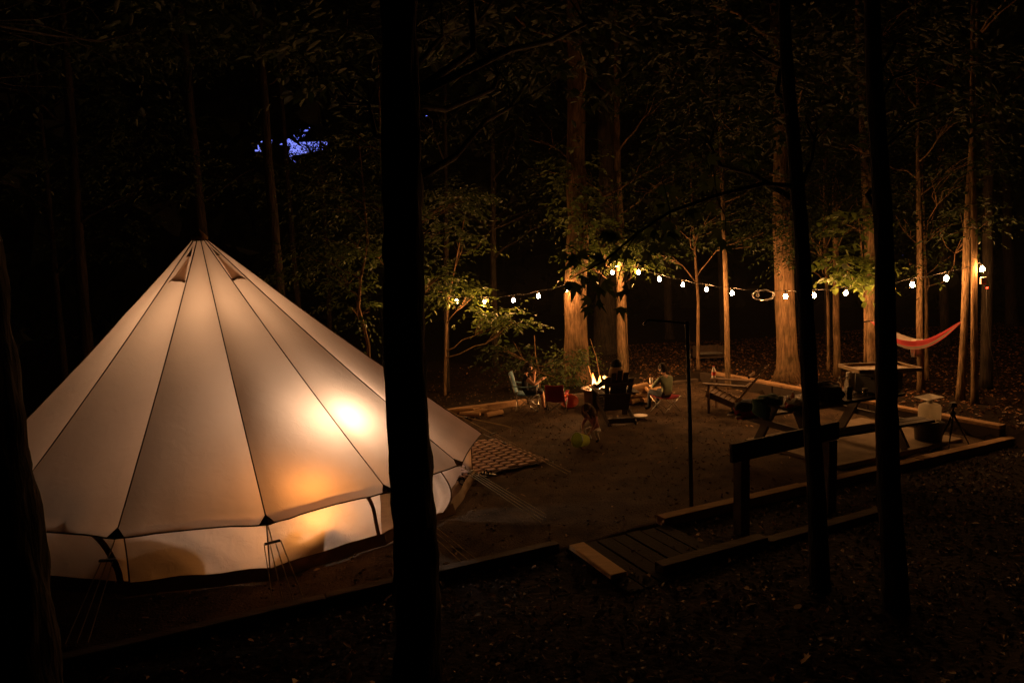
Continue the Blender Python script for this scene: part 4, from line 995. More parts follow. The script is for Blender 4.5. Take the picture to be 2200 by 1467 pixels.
# split logs stacked to the right of the fire
r_ = random.Random(12); k = 0
LOGL = ['bottom left', 'bottom middle', 'bottom right', 'second row left', 'second row right', 'topmost', 'leaning front', 'leaning back']
spots = [(-.25, 0, .07, 0), (0, .05, .07, .1), (.24, 0, .07, -.1), (-.13, .03, .2, .15), (.13, .02, .2, -.05), (0, .03, .33, .1), (-.32, -.16, .16, .7), (.3, .1, .2, -.6)]
LB = G(1372, 862, .05)
for (x, y, z, tl_) in spots:
    t = thing('split_log', (LB.x + x, LB.y + y, 0.0), 0, f'{LOGL[k]} split log of the stack right of the fire', 'log', 'split logs stacked by the fire')
    mb = MB(); log_piece('x', mb, (0, 0, z), R(35) + r_.uniform(-.25, .25), .5, .075, True, tl_ * .6, 40 + k); mb.build('log', MAT['fire_wood'], t); k += 1
t = thing('long_log', G(1400, 838, .1), 0, 'long lit log lying on the back edge beside the person in green', 'log')
mb = MB(); mb.tube([D(1362, 845, 14.6) - t.location, D(1425, 836, 14.75) - t.location], [.075, .065], 10, wob=.1); mb.build('log', MAT['fire_wood'], t)
p = G(1375, 896, .02); t = thing('plate', (p.x, p.y, .03), 0, 'white plate lying on the gravel right of the central chair', 'plate')
mb = MB(); mb.lathe([(.02, .0), (.09, .004), (.14, .022), (.145, .026), (.138, .026), (.088, .01), (.02, .008)], 24); mb.build('plate', MAT['white_plastic'], t, smooth=True)

# ------------------------------------------------------------------ chairs
def adirondack(label, loc, rz, m, lean=.42):
    t = thing('adirondack_chair', loc, rz, label, 'chair', 'wooden adirondack chairs')
    for s_ in (-1, 1):
        mb = MB(); mb.bar((s_ * .25, .42, .36), (s_ * .25, -.5, .02), .03, .11, (0, 0, 1)); mb.build('rear_leg', MAT[m], t, bevel=.005)
        mb = MB(); mb.bar((s_ * .29, .36, -.01), (s_ * .29, .36, .54), .1, .03, (0, 1, 0)); mb.build('front_leg', MAT[m], t, bevel=.005)
        mb = MB(); mb.bar((s_ * .31, .47, .565), (s_ * .31, -.36, .55), .13, .025); mb.build('arm', MAT[m], t, bevel=.006)
    for k in range(6):
        y = .4 - .088 * k; mb = MB(); mb.box((0, y, .408 - .034 * k), (.53, .075, .022), Matrix.Rotation(R(21), 3, 'X')); mb.build('seat_slat', MAT[m], t, bevel=.004)
    for k in range(5):
        x = (k - 2) * .104; h = .98 - .045 * (k - 2) ** 2 * .9
        mb = MB(); mb.bar((x * .86, -.1, .2), (x * 1.08, -.1 - (h - .2) * lean, h * (1 - .18 * (lean - .42))), .095, .02, (0, 1, 0)); mb.build('back_slat', MAT[m], t, bevel=.004)
    mb = MB(); mb.bar((-.3, -.31, .53), (.3, -.31, .53), .06, .025); mb.build('back_brace', MAT[m], t)
    mb = MB(); mb.bar((-.25, -.36, .72), (.25, -.36, .72), .03, .05); mb.build('back_brace', MAT[m], t)
    mb = MB(); mb.bar((-.25, -.44, .075), (.25, -.44, .075), .03, .09); mb.build('stretcher', MAT[m], t)
    return t
AC = Vector((1.86, 12.72, 0)); AC_R = facing(-.12, 1)
adirondack('dark adirondack chair seen from behind, with the person in the black cap', AC, AC_R, 'dark_wood')
A2 = G(1572, 884, 0); A2_R = facing(-.86, .5)
adirondack('empty adirondack chair turned side-on to the right of the fire', A2, A2_R, 'chair_wood', .72)
def bottle(name, label, loc, r, h, bm_, cm, lab=None, cat='bottle', group=None):
    t = thing(name, loc, 0, label, cat, group)
    mb = MB(); mb.lathe([(r * .9, 0), (r, .01), (r, h * .58), (r * .8, h * .7), (r * .36, h * .84), (r * .36, h * .92)], 14); mb.build('body', MAT[bm_], t, smooth=True)
    mb = MB(); mb.lathe([(r * .42, h * .9), (r * .42, h), (r * .2, h * 1.01)], 12); mb.build('cap', MAT[cm], t)
    if lab:
        mb = MB(); mb.lathe([(r * 1.02, h * .2), (r * 1.02, h * .5)], 14, cap=False); mb.build('label_band', MAT[lab], t, smooth=True)
    return t
la = Matrix.Rotation(A2_R, 3, 'Z') @ Vector((.33, .42, .578)); bottle('bottle', 'white and red bottle on the arm of the empty adirondack chair', A2 + la, .04, .24, 'white_plastic', 'red_plastic', 'red_plastic')

def camp_chair(label, loc, rz, s, fab, fab2, metal='grey_metal', back=True):
    t = thing('folding_chair', loc, rz, label, 'chair', 'folding fabric camp chairs')
    W_, D_, SH, BH, AH = .26 * s, .24 * s, .40 * s, .86 * s, .58 * s
    tr = .009 * max(s, .8)
    def leg(a, b): mb = MB(); mb.tube([Vector(a), Vector(b)], tr, 7); mb.build('leg', MAT[metal], t, smooth=True)
    leg((-W_, D_, 0), (W_, D_, SH)); leg((W_, D_ + .01, 0), (-W_, D_ + .01, SH))
    leg((-W_, -D_, 0), (W_, -D_, SH)); leg((W_, -D_ - .01, 0), (-W_, -D_ - .01, SH))
    for sd in (-1, 1):
        leg((sd * W_, D_, 0), (sd * W_ * 1.05, -D_, SH)); leg((sd * W_, -D_, 0), (sd * W_ * 1.05, D_, SH))
        if not back: continue
        mb = MB(); mb.tube([Vector((sd * W_ * 1.05, -D_, SH - .05)), Vector((sd * W_ * 1.02, -D_ - .12 * s, BH))], tr, 7); mb.build('back_post', MAT[metal], t, smooth=True)
        mb = MB(); mb.tube([Vector((sd * W_ * 1.05, D_, SH)), Vector((sd * W_ * 1.08, D_, AH))], tr, 7); mb.build('arm_post', MAT[metal], t, smooth=True)
        mb = MB(); mb.grid(lambda a, b: Vector((sd * W_ * 1.08 + (a - .5) * .09 * s, D_ * 1.1 - b * 2.3 * D_, AH + .02 - .03 * s * math.sin(math.pi * b))), 2, 8); mb.build('arm_rest', MAT[fab], t, solid=.012)
        mb = MB(); mb.lathe([(.02, -.01), (.022, .01), (.015, .02)], 8, (sd * W_, D_, 0.01)); mb.build('foot', MAT['black_plastic'], t)
    mb = MB(); mb.grid(lambda a, b: Vector(((a - .5) * 2.1 * W_, -D_ + b * 2 * D_, SH - .05 * s * 4 * a * (1 - a) - .02 * s * math.sin(math.pi * b))), 8, 8); mb.build('seat', MAT[fab], t, smooth=True, solid=.01)
    if not back: return t
    mb = MB(); mb.grid(lambda a, b: Vector(((a - .5) * 2.06 * W_, -D_ - .12 * s * b - .045 * s * 4 * a * (1 - a) - .004, SH - .02 + b * (BH - SH + .02) + .006 * math.sin(9 * a))), 8, 10)
    bo = mb.build('backrest', MAT[fab], t, smooth=True, solid=.012)
    mb = MB(); mb.grid(lambda a, b: Vector(((a - .5) * 1.2 * W_, -D_ - .12 * s * (.25 + b * .5) - .045 * s * .95 - .014, SH + (.22 + .5 * b) * (BH - SH))), 6, 5); mb.build('back_panel', MAT[fab2], bo, smooth=True)
    return t
CH1 = G(1134, 880, 0); CH1_R = facing(1, -.12)
camp_chair('light blue folding chair with the person who holds a stick', CH1, CH1_R, .88, 'blue_fabric', 'grey_fabric', 'steel')
CH2 = G(1197, 886, 0); CH2_R = facing(.25, 1)
camp_chair('small empty red folding chair seen from behind', CH2, CH2_R, .68, 'red_fabric', 'red_fabric', 'grey_metal')
CH3 = G(1430, 884, 0); CH3_R = facing(-.5, .87)
camp_chair('folding camp stool under the person in the olive green shirt', CH3, CH3_R, .8, 'red_fabric', 'red_fabric', 'steel', False)

# ------------------------------------------------------------------ people
EDGES = [('pelvis', 'spine'), ('spine', 'chest'), ('chest', 'neck'), ('neck', 'skull')]
for s_ in 'LR':
    EDGES += [('chest', 'sh' + s_), ('sh' + s_, 'el' + s_), ('el' + s_, 'wr' + s_), ('pelvis', 'hip' + s_), ('hip' + s_, 'kn' + s_), ('kn' + s_, 'an' + s_), ('an' + s_, 'toe' + s_)]
RAD = dict(pelvis=(.135, .11), spine=(.125, .1), chest=(.15, .105), neck=(.052, .052), skull=(.05, .05), sh=(.07, .07), el=(.045, .045), wr=(.029, .024), hip=(.088, .088), kn=(.06, .06), an=(.04, .04), toe=(.038, .028))
def seg_dist(p, a, b):
    ab = b - a; t = max(0, min(1, (p - a).dot(ab) / max(1e-9, ab.length_squared))); return (p - (a + ab * t)).length
def make_person(label, loc, rz, J, zones, mats, scale=1.0, head_dir=(0, 1, 0), head_up=(0, 0, 1), hair=None, extra=None, hand_curl=0.6, head_r=(.078, .098, .118), size=1.0):
    """J joint positions (facing +y), zones maps an edge to an index into mats; face zones skin = 0"""
    J = {k: Vector(v) * size for k, v in J.items()}; scale *= size
    bm = bmesh.new(); lay = bm.verts.layers.skin.verify(); vm = {}
    for k, p in J.items():
        v = bm.verts.new(p); vm[k] = v
        r = RAD[k.rstrip('LR')] if k.rstrip('LR') in RAD else RAD[k]
        v[lay].radius = (r[0] * scale, r[1] * scale); v[lay].use_root = (k == 'pelvis')
    for a, b in EDGES: bm.edges.new((vm[a], vm[b]))
    me = bpy.data.meshes.new('tmp'); bm.to_mesh(me); bm.free()
    ob = bpy.data.objects.new('tmp', me); COL.objects.link(ob)
    md = ob.modifiers.new('skin', 'SKIN'); md.use_smooth_shade = True; md.branch_smoothing = 0.4
    sb = ob.modifiers.new('sub', 'SUBSURF'); sb.levels = 2; sb.render_levels = 2
    bpy.context.view_layer.update()
    ev = ob.evaluated_get(bpy.context.evaluated_depsgraph_get())
    em = bpy.data.meshes.new_from_object(ev)
    vs = [v.co.copy() for v in em.vertices]; fs = [tuple(p.vertices) for p in em.polygons]
    bpy.data.objects.remove(ob); bpy.data.meshes.remove(em)
    fm = []
    for f in fs:
        c = Vector((0, 0, 0))
        for i in f: c += vs[i]
        c /= len(f)
        e = min(EDGES, key=lambda e: seg_dist(c, J[e[0]], J[e[1]]) / ((RAD[e[0].rstrip('LR')][0] + RAD[e[1].rstrip('LR')][0]) * .5))
        z = zones.get(e, zones.get((e[0].rstrip('LR'), e[1].rstrip('LR')), 0))
        if callable(z): z = z(c)
        fm.append(z)
    mb = MB(); mb.v = [tuple(v) for v in vs]; mb.f = fs; mb.m = fm
    # head: shaped skull with brow, nose and chin, on the neck
    hy = Vector(head_dir).normalized(); hz = Vector(head_up); hz = (hz - hy * hz.dot(hy)).normalized(); hx = hy.cross(hz)
    hc = J['skull'] + hz * (head_r[2] * .75 * scale); hr = Vector(head_r) * scale
    def hp(a, b):
        th = a * 2 * math.pi; ph = (b - .5) * math.pi
        x, y, z = math.sin(th) * math.cos(ph), math.cos(th) * math.cos(ph), math.sin(ph)
        jaw = 1 - .22 * max(0, -z - .15); r = Vector((x * hr.x * jaw, y * hr.y * (1 - .08 * max(0, -z)), z * hr.z))
        if y > .6:
            nose = math.exp(-(x / .17) ** 2) * math.exp(-((z + .12) / .17) ** 2); r.y += .028 * scale * nose
            r.y -= .012 * scale * (math.exp(-((abs(x) - .38) / .16) ** 2) * math.exp(-((z - .02) / .12) ** 2)); r.y += .008 * scale * math.exp(-((z + .48) / .08) ** 2) * math.exp(-(x / .3) ** 2)
            r.y += .012 * scale * math.exp(-(x / .3) ** 2) * math.exp(-((z + .82) / .14) ** 2)
        return hc + hx * r.x + hy * r.y + hz * r.z
    mb.cur = 0; mb.grid(hp, 28, 20)
    for sg in (-1, 1):
        mb.lathe([(.004, -.012), (.022, -.004), (.026, .004), (.01, .012)], 8, hc + hx * (sg * hr.x * 1.0) - hz * .01 * scale, Matrix((hy, hz, hx * sg)).transposed())
    # hands: palm, four bent fingers of different length and a thumb
    for s_, sg in (('L', -1), ('R', 1)):
        w, e = J['wr' + s_], J['el' + s_]; d = (w - e).normalized(); sd = d.cross(Vector((0, 0, 1)))
        sd = sd.normalized() if sd.length > .1 else Vector((1, 0, 0)); nn = sd.cross(d).normalized()
        L_ = scale
        mb.tube([w - d * .02 * L_, w + d * .035 * L_, w + d * .085 * L_], [.026 * L_, .036 * L_, .034 * L_], 8)
        for k, ln in enumerate((.068, .08, .075, .058)):
            b0_ = w + d * .08 * L_ + sd * ((k - 1.5) * .019 * L_); p1 = b0_ + (d - nn * .25 * hand_curl).normalized() * ln * .5 * L_; p2 = p1 + (d - nn * 1.5 * hand_curl).normalized() * ln * .5 * L_
            mb.tube([b0_, p1, p2], [.0098 * L_, .009 * L_, .0072 * L_], 6)
        tb = w + d * .03 * L_ - sd * sg * .03 * L_; mb.tube([tb, tb + (d * .6 - sd * sg).normalized() * .035 * L_, tb + (d * 1.2 - sd * sg - nn * .5 * hand_curl).normalized() * .065 * L_], [.012 * L_, .011 * L_, .008 * L_], 6)
    t = thing('person', loc, rz, label, 'person')
    mb.build('body', [MAT[m] for m in mats], t, smooth=True)
    # eyes
    for sg in (-1, 1):
        ey = MB(); c = hc + hx * (sg * .03 * scale) + hy * (hr.y * .86) + hz * .004 * scale
        ey.lathe([(.002, -.008), (.009, -.002), (.009, .003), (.002, .008)], 8, c, axes_to(hy)); ey.build('eye', MAT['black_plastic'], t, smooth=True)
    if hair: hair(t, hc, hx, hy, hz, hr)
    if extra: extra(t, hc, hx, hy, hz, hr, J)
    return t
def hair_cap(m, back=0.0, length=0.0, thick=.018, fringe=.35):
    def fn(t, hc, hx, hy, hz, hr):
        mb = MB()
        def p(a, b):
            th = (a - .5) * 2 * math.pi * .92 + math.pi; ph = (0.5 - b * (.62 + back)) * math.pi   # from crown down
            x, y, z = math.sin(th) * math.cos(ph), math.cos(th) * math.cos(ph), math.sin(ph)
            lim = fringe if y > .3 else -1.2
            if z < lim and y > .3: z = lim + (z - lim) * .15
            k = 1 + thick / .09 + .05 * noise.noise(Vector((a * 22, b * 7, 1)))
            return hc + hx * (x * hr.x * k) + hy * (y * hr.y * k) + hz * (z * hr.z * k)
        mb.grid(p, 34, 16); mb.build('hair', MAT[m], t, smooth=True)
        if length:
            lk = MB(); r_ = random.Random(3)
            for i in range(26):
                a = math.pi * (.25 + 1.5 * i / 25); s0 = hc + hx * (math.sin(a) * hr.x * 1.12) + hy * (math.cos(a) * hr.y * 1.1) + hz * (hr.z * .1)
                e = hc + hx * (math.sin(a) * hr.x * (1.35 + .3 * r_.random())) + hy * (math.cos(a) * hr.y * 1.25) - hz * (hr.z * .3 + length * r_.uniform(.75, 1.05))
                m_ = s0.lerp(e, .5) + hx * (math.sin(a) * .025) + Vector((r_.uniform(-.01, .01),) * 3)
                lk.tube([s0, s0.lerp(m_, .5) + hx * math.sin(a) * .012, m_, e], [.013, .017, .016, .005], 6)
            lk.build('long_hair', MAT[m], t, smooth=True)
    return fn
ZS = {('pelvis', 'spine'): 1, ('spine', 'chest'): 1, ('chest', 'sh'): 1, ('chest', 'neck'): 0, ('sh', 'el'): 1, ('pelvis', 'hip'): 2, ('hip', 'kn'): 2, ('kn', 'an'): 2, ('an', 'toe'): 3}

# person in the blue chair, side-on, arms drawn up
J1 = dict(pelvis=(0, -.05, .44), spine=(0, -.07, .6), chest=(0, -.05, .77), neck=(0, -.01, .89), skull=(0, .03, .93),
          shL=(-.14, -.03, .81), elL=(-.2, .14, .62), wrL=(-.1, .17, .84), shR=(.14, -.03, .81), elR=(.2, .18, .64), wrR=(.09, .34, .74),
          hipL=(-.08, -.01, .42), knL=(-.11, .33, .47), anL=(-.1, .36, .1), toeL=(-.11, .49, .04), hipR=(.08, -.01, .42), knR=(.11, .35, .47), anR=(.1, .38, .1), toeR=(.11, .51, .04))
def p1x(t, hc, hx, hy, hz, hr, J):
    pass
P1 = make_person('person in the light blue chair, side-on, with hands raised towards the mouth', CH1 + Vector((0, 0, -.02)), CH1_R, J1,
            {**ZS, ('sh', 'el'): 0, ('kn', 'an'): 0}, ['skin', 'black_fabric', 'denim', 'black_fabric'], .92, (0.05, 1, -.05), size=.87, hair=hair_cap('hair_dark', .08, .06))
hw = CH1 + Matrix.Rotation(CH1_R, 3, 'Z') @ Vector((.02, .13, .81)); he = CH1 + Matrix.Rotation(CH1_R, 3, 'Z') @ Vector((.1, .55, .68))
t = thing('thin_stick', hw, 0, 'thin pale stick held up by the person in the blue chair', 'stick'); mb = MB(); mb.tube([Vector((0, 0, 0)), he - hw], .008, 6); mb.build('stick', MAT['fire_wood'], t)

# person in the central adirondack chair, seen from behind, black cap and long fair hair
J2 = dict(pelvis=(0, -.02, .33), spine=(0, -.13, .5), chest=(0, -.2, .72), neck=(0, -.22, .88), skull=(0, -.19, .94),
          shL=(-.19, -.2, .79), elL=(-.33, .02, .62), wrL=(-.32, .28, .61), shR=(.19, -.2, .79), elR=(.33, .02, .62), wrR=(.32, .28, .61),
          hipL=(-.1, .02, .35), knL=(-.14, .44, .5), anL=(-.15, .58, .1), toeL=(-.16, .72, .045), hipR=(.1, .02, .35), knR=(.14, .44, .5), anR=(.15, .58, .1), toeR=(.16, .72, .045))
def cap2(t, hc, hx, hy, hz, hr, J):
    mb = MB()
    def p(a, b):
        th = a * 2 * math.pi; ph = (.5 - b * .52) * math.pi
        k = 1.34; return hc + hx * (math.sin(th) * math.cos(ph) * hr.x * k) + hy * (math.cos(th) * math.cos(ph) * hr.y * k) + hz * (math.sin(ph) * hr.z * 1.3 + .012)
    mb.grid(p, 24, 10); co = mb.build('cap', MAT['black_fabric'], t, smooth=True)
    br = MB(); br.grid(lambda a, b: hc + hx * ((a - .5) * .14) + hy * (hr.y * 1.05 + b * .075 * (1 - (2 * a - 1) ** 2 * .6)) + hz * (.012 - .02 * (2 * a - 1) ** 2), 8, 3); br.build('cap_brim', MAT['black_fabric'], co, solid=.006)
make_person('person with black cap and long fair hair sitting with back to the camera', AC + Vector((0, 0, .05)), AC_R, J2, {**ZS, ('el', 'wr'): 1}, ['skin', 'black_fabric', 'denim', 'black_fabric'], 1.0, (-.15, 1, -.1), size=.93, hair=hair_cap('hair_blond', .1, .2), extra=cap2)

# person in the olive shirt
J3 = dict(pelvis=(0, -.05, .42), spine=(0, -.06, .58), chest=(0, -.02, .76), neck=(0, .03, .89), skull=(0, .06, .93),
          shL=(-.16, .0, .81), elL=(-.22, .17, .62), wrL=(-.1, .36, .6), shR=(.16, .0, .81), elR=(.21, .17, .62), wrR=(.06, .36, .62),
          hipL=(-.09, .0, .42), knL=(-.13, .38, .48), anL=(-.12, .42, .09), toeL=(-.13, .55, .04), hipR=(.09, .0, .42), knR=(.13, .38, .48), anR=(.12, .42, .09), toeR=(.13, .55, .04))
make_person('person in an olive green shirt seen from behind, bent towards the fire', CH3 + Vector((0, 0, -.03)), CH3_R, J3, ZS, ['skin', 'olive_fabric', 'denim', 'black_fabric'], 1.02, size=.84, head_dir=(-.1, 1, -.25), hair=hair_cap('hair_dark', .08, 0, .014))
pw = CH3 + Matrix.Rotation(CH3_R, 3, 'Z') @ Vector((-.02, .38, .56))
t = thing('cup', pw, 0, 'pale cup held by the person in the olive shirt', 'cup'); mb = MB(); mb.lathe([(.03, -.05), (.038, .05), (.034, .05), (.027, -.04)], 12); mb.build('cup', MAT['white_plastic'], t, smooth=True)

# small child stooping over a bucket
TD = Vector((1.32, 11.2, 0)); TD_R = facing(-.55, -.6)
J4 = dict(pelvis=(0, -.05, .2), spine=(0, .03, .31), chest=(0, .1, .42), neck=(0, .15, .49), skull=(0, .18, .515),
          shL=(-.085, .11, .43), elL=(-.11, .2, .31), wrL=(-.07, .27, .2), shR=(.085, .11, .43), elR=(.11, .2, .31), wrR=(.07, .27, .2),
          hipL=(-.055, -.03, .19), knL=(-.09, .14, .21), anL=(-.08, .03, .05), toeL=(-.085, .11, .028), hipR=(.055, -.03, .19), knR=(.09, .14, .21), anR=(.08, .03, .05), toeR=(.085, .11, .028))
make_person('small child with long hair crouching over the green bucket', TD, TD_R, J4, {**ZS, ('el', 'wr'): 0}, ['skin', 'pink_fabric', 'white_fabric', 'black_fabric'], .56, (.1, .8, -.5), hair=hair_cap('hair_brown', .1, .13, .016), head_r=(.125, .145, .165))
bk = Vector((1.05, 10.82, .0)); t = thing('toy_bucket', bk, facing(-.75, -.66), 'lime green toy bucket tipped on its side on the gravel', 'bucket')
rt2 = Matrix.Rotation(R(-76), 3, 'X')
mb = MB(); mb.lathe([(.075, -.11), (.088, -.1), (.115, .1), (.125, .102), (.125, .115), (.11, .115), (.105, .1), (.08, -.085), (.01, -.085)], 22, (0, 0, .125), rt2); mb.build('shell', MAT['green_plastic'], t, smooth=True)
mb = MB(); mb.tube([Vector((0, 0, .125)) + rt2 @ Vector((.122 * math.cos(a), -.12 * math.sin(a) * .98, .11 + .0 * a)) for a in np.linspace(0, math.pi, 12)], .006, 6); mb.build('handle', MAT['white_plastic'], t, smooth=True)

# ------------------------------------------------------------------ grill, pole, picnic table and the things on it
GP = D(1522, 800, 18.0); gz = ground_z(GP.x, GP.y)
gt = thing('pedestal_grill', (GP.x, GP.y, gz), 0.12, 'steel pedestal grill on a post at the back of the pad', 'grill')
zt = D(1522, 744, 18.0).z - gz
mb = MB(); mb.tube([Vector((0, 0, -.05)), Vector((0, 0, zt - .27))], .04, 10); mb.build('post', MAT['rust_metal'], gt)
mb = MB(); mb.box((0, 0, zt - .27), (.68, .42, .02)); mb.build('tray_floor', MAT['rust_metal'], gt)
for s_ in (-1, 1):
    mb = MB(); mb.box((s_ * .34, 0.02, zt - .13), (.012, .38, .27)); mb.build('side_plate', MAT['rust_metal'], gt)
mb = MB(); mb.box((0, .21, zt - .13), (.68, .012, .27)); mb.build('back_plate', MAT['rust_metal'], gt)
for k in range(9):
    mb = MB(); mb.bar((-.32, -.19 + .045 * k, zt - .17), (.32, -.19 + .045 * k, zt - .17), .012, .012); mb.build('grate_bar', MAT['grey_metal'], gt)
a = G(1486, 1103, 0); t = thing('lantern_pole', a, 0, 'tall dark lantern pole with a side arm standing on the pad', 'pole')
b = D(1476, 690, a.y)
mb = MB(); mb.tube([Vector((0, 0, -.1)), (b - a) * .5 + Vector((.005, 0, 0)), b - a], .024, 10); mb.build('post', MAT['black_metal'], t, smooth=True)
mb = MB(); mb.tube([b - a - Vector((0, 0, .02)), b - a + Vector((-.42, .1, .02)), b - a + Vector((-.47, .1, -.03))], .012, 8); mb.build('arm', MAT['black_metal'], t, smooth=True)

TB = uv(8.6, 7.22, 0.06); T_R = TH - .08
tb = thing('picnic_table', TB, T_R, 'dark wooden picnic table with benches on the concrete slab', 'picnic table')
for k in range(5):
    mb = MB(); mb.box((0, -.3 + .15 * k, .735), (2.2, .138, .04)); mb.build('top_board', MAT['dark_wood'], tb, bevel=.005)
for s_ in (-1, 1):
    for k in range(2):
        mb = MB(); mb.box((0, s_ * (.64 + .15 * k), .43), (2.2, .135, .04)); mb.build('seat_board', MAT['dark_wood'], tb, bevel=.005)
    for e in (-1, 1):
        mb = MB(); mb.bar((e * .82, s_ * .62, 0), (e * .82, s_ * .2, .71), .045, .14, (0, 1, 0)); mb.build('leg', MAT['dark_wood'], tb, bevel=.005)
for e in (-1, 1):
    mb = MB(); mb.box((e * .865, 0, .39), (.045, 1.5, .09)); mb.build('cross_beam', MAT['dark_wood'], tb)
    mb = MB(); mb.box((e * .865, 0, .69), (.045, .7, .05)); mb.build('batten', MAT['dark_wood'], tb)
def on_table(u, v, z=.755):
    return G(u, v, TB.z + z)
def on_tab(x, y, z=.758):
    return TB + Matrix.Rotation(T_R, 3, 'Z') @ Vector((x, y, z))
# dark storage tote with the tray
KB = on_tab(.86, -.1); 
kt = thing('storage_tote', KB, T_R + .1, 'black storage tote on the right end of the picnic table', 'storage box')
mb = MB(); mb.box((0, 0, .16), (.56, .42, .32)); mb.build('body', MAT['black_plastic'], kt, bevel=.03)
mb = MB(); mb.box((0, 0, .33), (.6, .46, .03)); mb.build('lid', MAT['black_plastic'], kt, bevel=.01)
mb = MB(); mb.box((-.3, 0, .25), (.03, .2, .04)); mb.build('handle', MAT['black_plastic'], kt)
yt = thing('wooden_tray', KB + Vector((0, 0, .347)), T_R - .35, 'large pale wooden tray lying on top of the black tote', 'tray')
mb = MB(); mb.box((0, 0, .008), (.9, .62, .015)); mb.build('floor', MAT['tray_wood'], yt)
for x, y, a_, b_ in ((0, .31, .94, .025), (0, -.31, .94, .025), (.46, 0, .025, .6), (-.46, 0, .025, .6)):
    mb = MB(); mb.box((x, y, .028), (a_, b_, .056)); mb.build('rim', MAT['tray_wood'], yt, bevel=.004)
# paper towels, bottles, tumbler, jar
def put(name, label, x, y, cat, z=.758, group=None): return thing(name, on_tab(x, y, z), T_R, label, cat, group)
t = put('paper_towel_roll', 'white roll of paper towels standing left of the tote', .66, .24, 'paper towels')
mb = MB(); mb.lathe([(.02, 0), (.066, 0), (.067, .27), (.02, .272)], 20); mb.build('roll', MAT['paper'], t, smooth=True)
mb = MB(); mb.tube([Vector((0, 0, 0)), Vector((0, 0, .285))], .018, 8); mb.build('core', MAT['fire_wood'], t)
bottle('bottle', 'left clear water bottle standing before the paper towels', on_tab(.46, .26), .034, .22, 'clear_plastic', 'white_plastic')
bottle('bottle', 'right clear water bottle standing before the paper towels', on_tab(.56, .22), .034, .22, 'clear_plastic', 'white_plastic')
t = put('tumbler', 'dark steel tumbler in front of the clear bottles', .12, -.25, 'tumbler')
mb = MB(); mb.lathe([(.032, 0), (.04, .15), (.041, .16), (.02, .162)], 16); mb.build('cup', MAT['black_metal'], t, smooth=True)
mb = MB(); mb.lathe([(.043, .16), (.043, .175), (.02, .18)], 16); mb.build('lid', MAT['steel'], t, smooth=True)
t = put('jar', 'small glass jar with a pale lid in front of the tote', .45, -.22, 'jar')
mb = MB(); mb.lathe([(.036, 0), (.038, .01), (.038, .09), (.032, .1)], 16); mb.build('glass', MAT['clear_plastic'], t, smooth=True)
mb = MB(); mb.lathe([(.038, .1), (.038, .118), (.01, .12)], 16); mb.build('lid', MAT['white_plastic'], t)
def lump(mb, c, r, seed, nu=18, nv=10, amp=.25):
    c = Vector(c)
    def p(a, b):
        th = a * 2 * math.pi; ph = (b - .5) * math.pi; d = Vector((math.cos(th) * math.cos(ph), math.sin(th) * math.cos(ph), math.sin(ph)))
        k = 1 + amp * noise.noise(d * 2.2 + Vector((seed, 0, 0))) + amp * .4 * noise.noise(d * 6 + Vector((seed, 3, 0)))
        return c + Vector((d.x * r[0] * k, d.y * r[1] * k, max(-r[2] * .75, d.z * r[2] * k)))
    mb.grid(p, nu, nv)
t = put('backpack', 'black backpack lying on the middle of the table', -.2, -.15, 'backpack')
mb = MB(); lump(mb, (0, 0, .1), (.26, .19, .13), 2); bo = mb.build('bag', MAT['black_fabric'], t, smooth=True)
mb = MB(); lump(mb, (-.05, -.15, .09), (.14, .07, .08), 5); mb.build('pocket', MAT['black_fabric'], t, smooth=True)
mb = MB(); mb.tube([Vector((-.24, .0, .17)), Vector((-.1, .06, .245)), Vector((.08, .05, .255)), Vector((.22, .0, .2))], .014, 6); mb.build('strap', MAT['grey_fabric'], t, smooth=True)
t = put('rolled_towel', 'pale cloth lying crumpled beside the backpack', .08, -.02, 'cloth'); mb = MB(); lump(mb, (0, 0, .035), (.1, .06, .04), 8, amp=.5); mb.build('cloth', MAT['white_fabric'], t, smooth=True)
t = put('teal_jacket', 'dark green jacket heaped on the left end of the table', -1.04, .08, 'jacket'); mb = MB(); lump(mb, (0, 0, .04), (.18, .19, .07), 11, amp=.6); mb.build('jacket', MAT['teal_fabric'], t, smooth=True)
mb = MB(); lump(mb, (-.15, .0, -.08), (.05, .17, .15), 14, amp=.6); mb.build('sleeve', MAT['teal_fabric'], t, smooth=True)
CL = [('bottle', 'dark sauce bottle at the back of the food cluster', -.84, -.16, .026, .19, 'brown_glass', 'paper'), ('bottle', 'white sauce bottle at the right of the food cluster', -.74, -.24, .028, .2, 'white_plastic', 'red_plastic'),
      ('bottle', 'small red-capped bottle at the left of the food cluster', -1.0, -.22, .028, .12, 'white_plastic', 'red_plastic'), ('bottle', 'short brown bottle in the middle of the food cluster', -.92, -.18, .027, .12, 'brown_glass', 'white_plastic')]
for n, lb, x, y, r, h, bmat, cm in CL: bottle(n, lb, on_tab(x, y), r, h, bmat, cm, 'red_plastic' if 'red-capped' in lb else None)
t = put('food_bag', 'crumpled white food bag in front of the sauce bottles', -.84, -.28, 'bag'); mb = MB(); lump(mb, (0, 0, .04), (.17, .09, .06), 21, amp=.7); mb.build('bag', MAT['paper'], t, smooth=True)
t = put('red_packet', 'red snack packet lying left of the white food bag', -1.02, -.3, 'packet'); mb = MB(); lump(mb, (0, 0, .02), (.07, .05, .025), 23, amp=.5); mb.build('packet', MAT['red_plastic'], t, smooth=True)
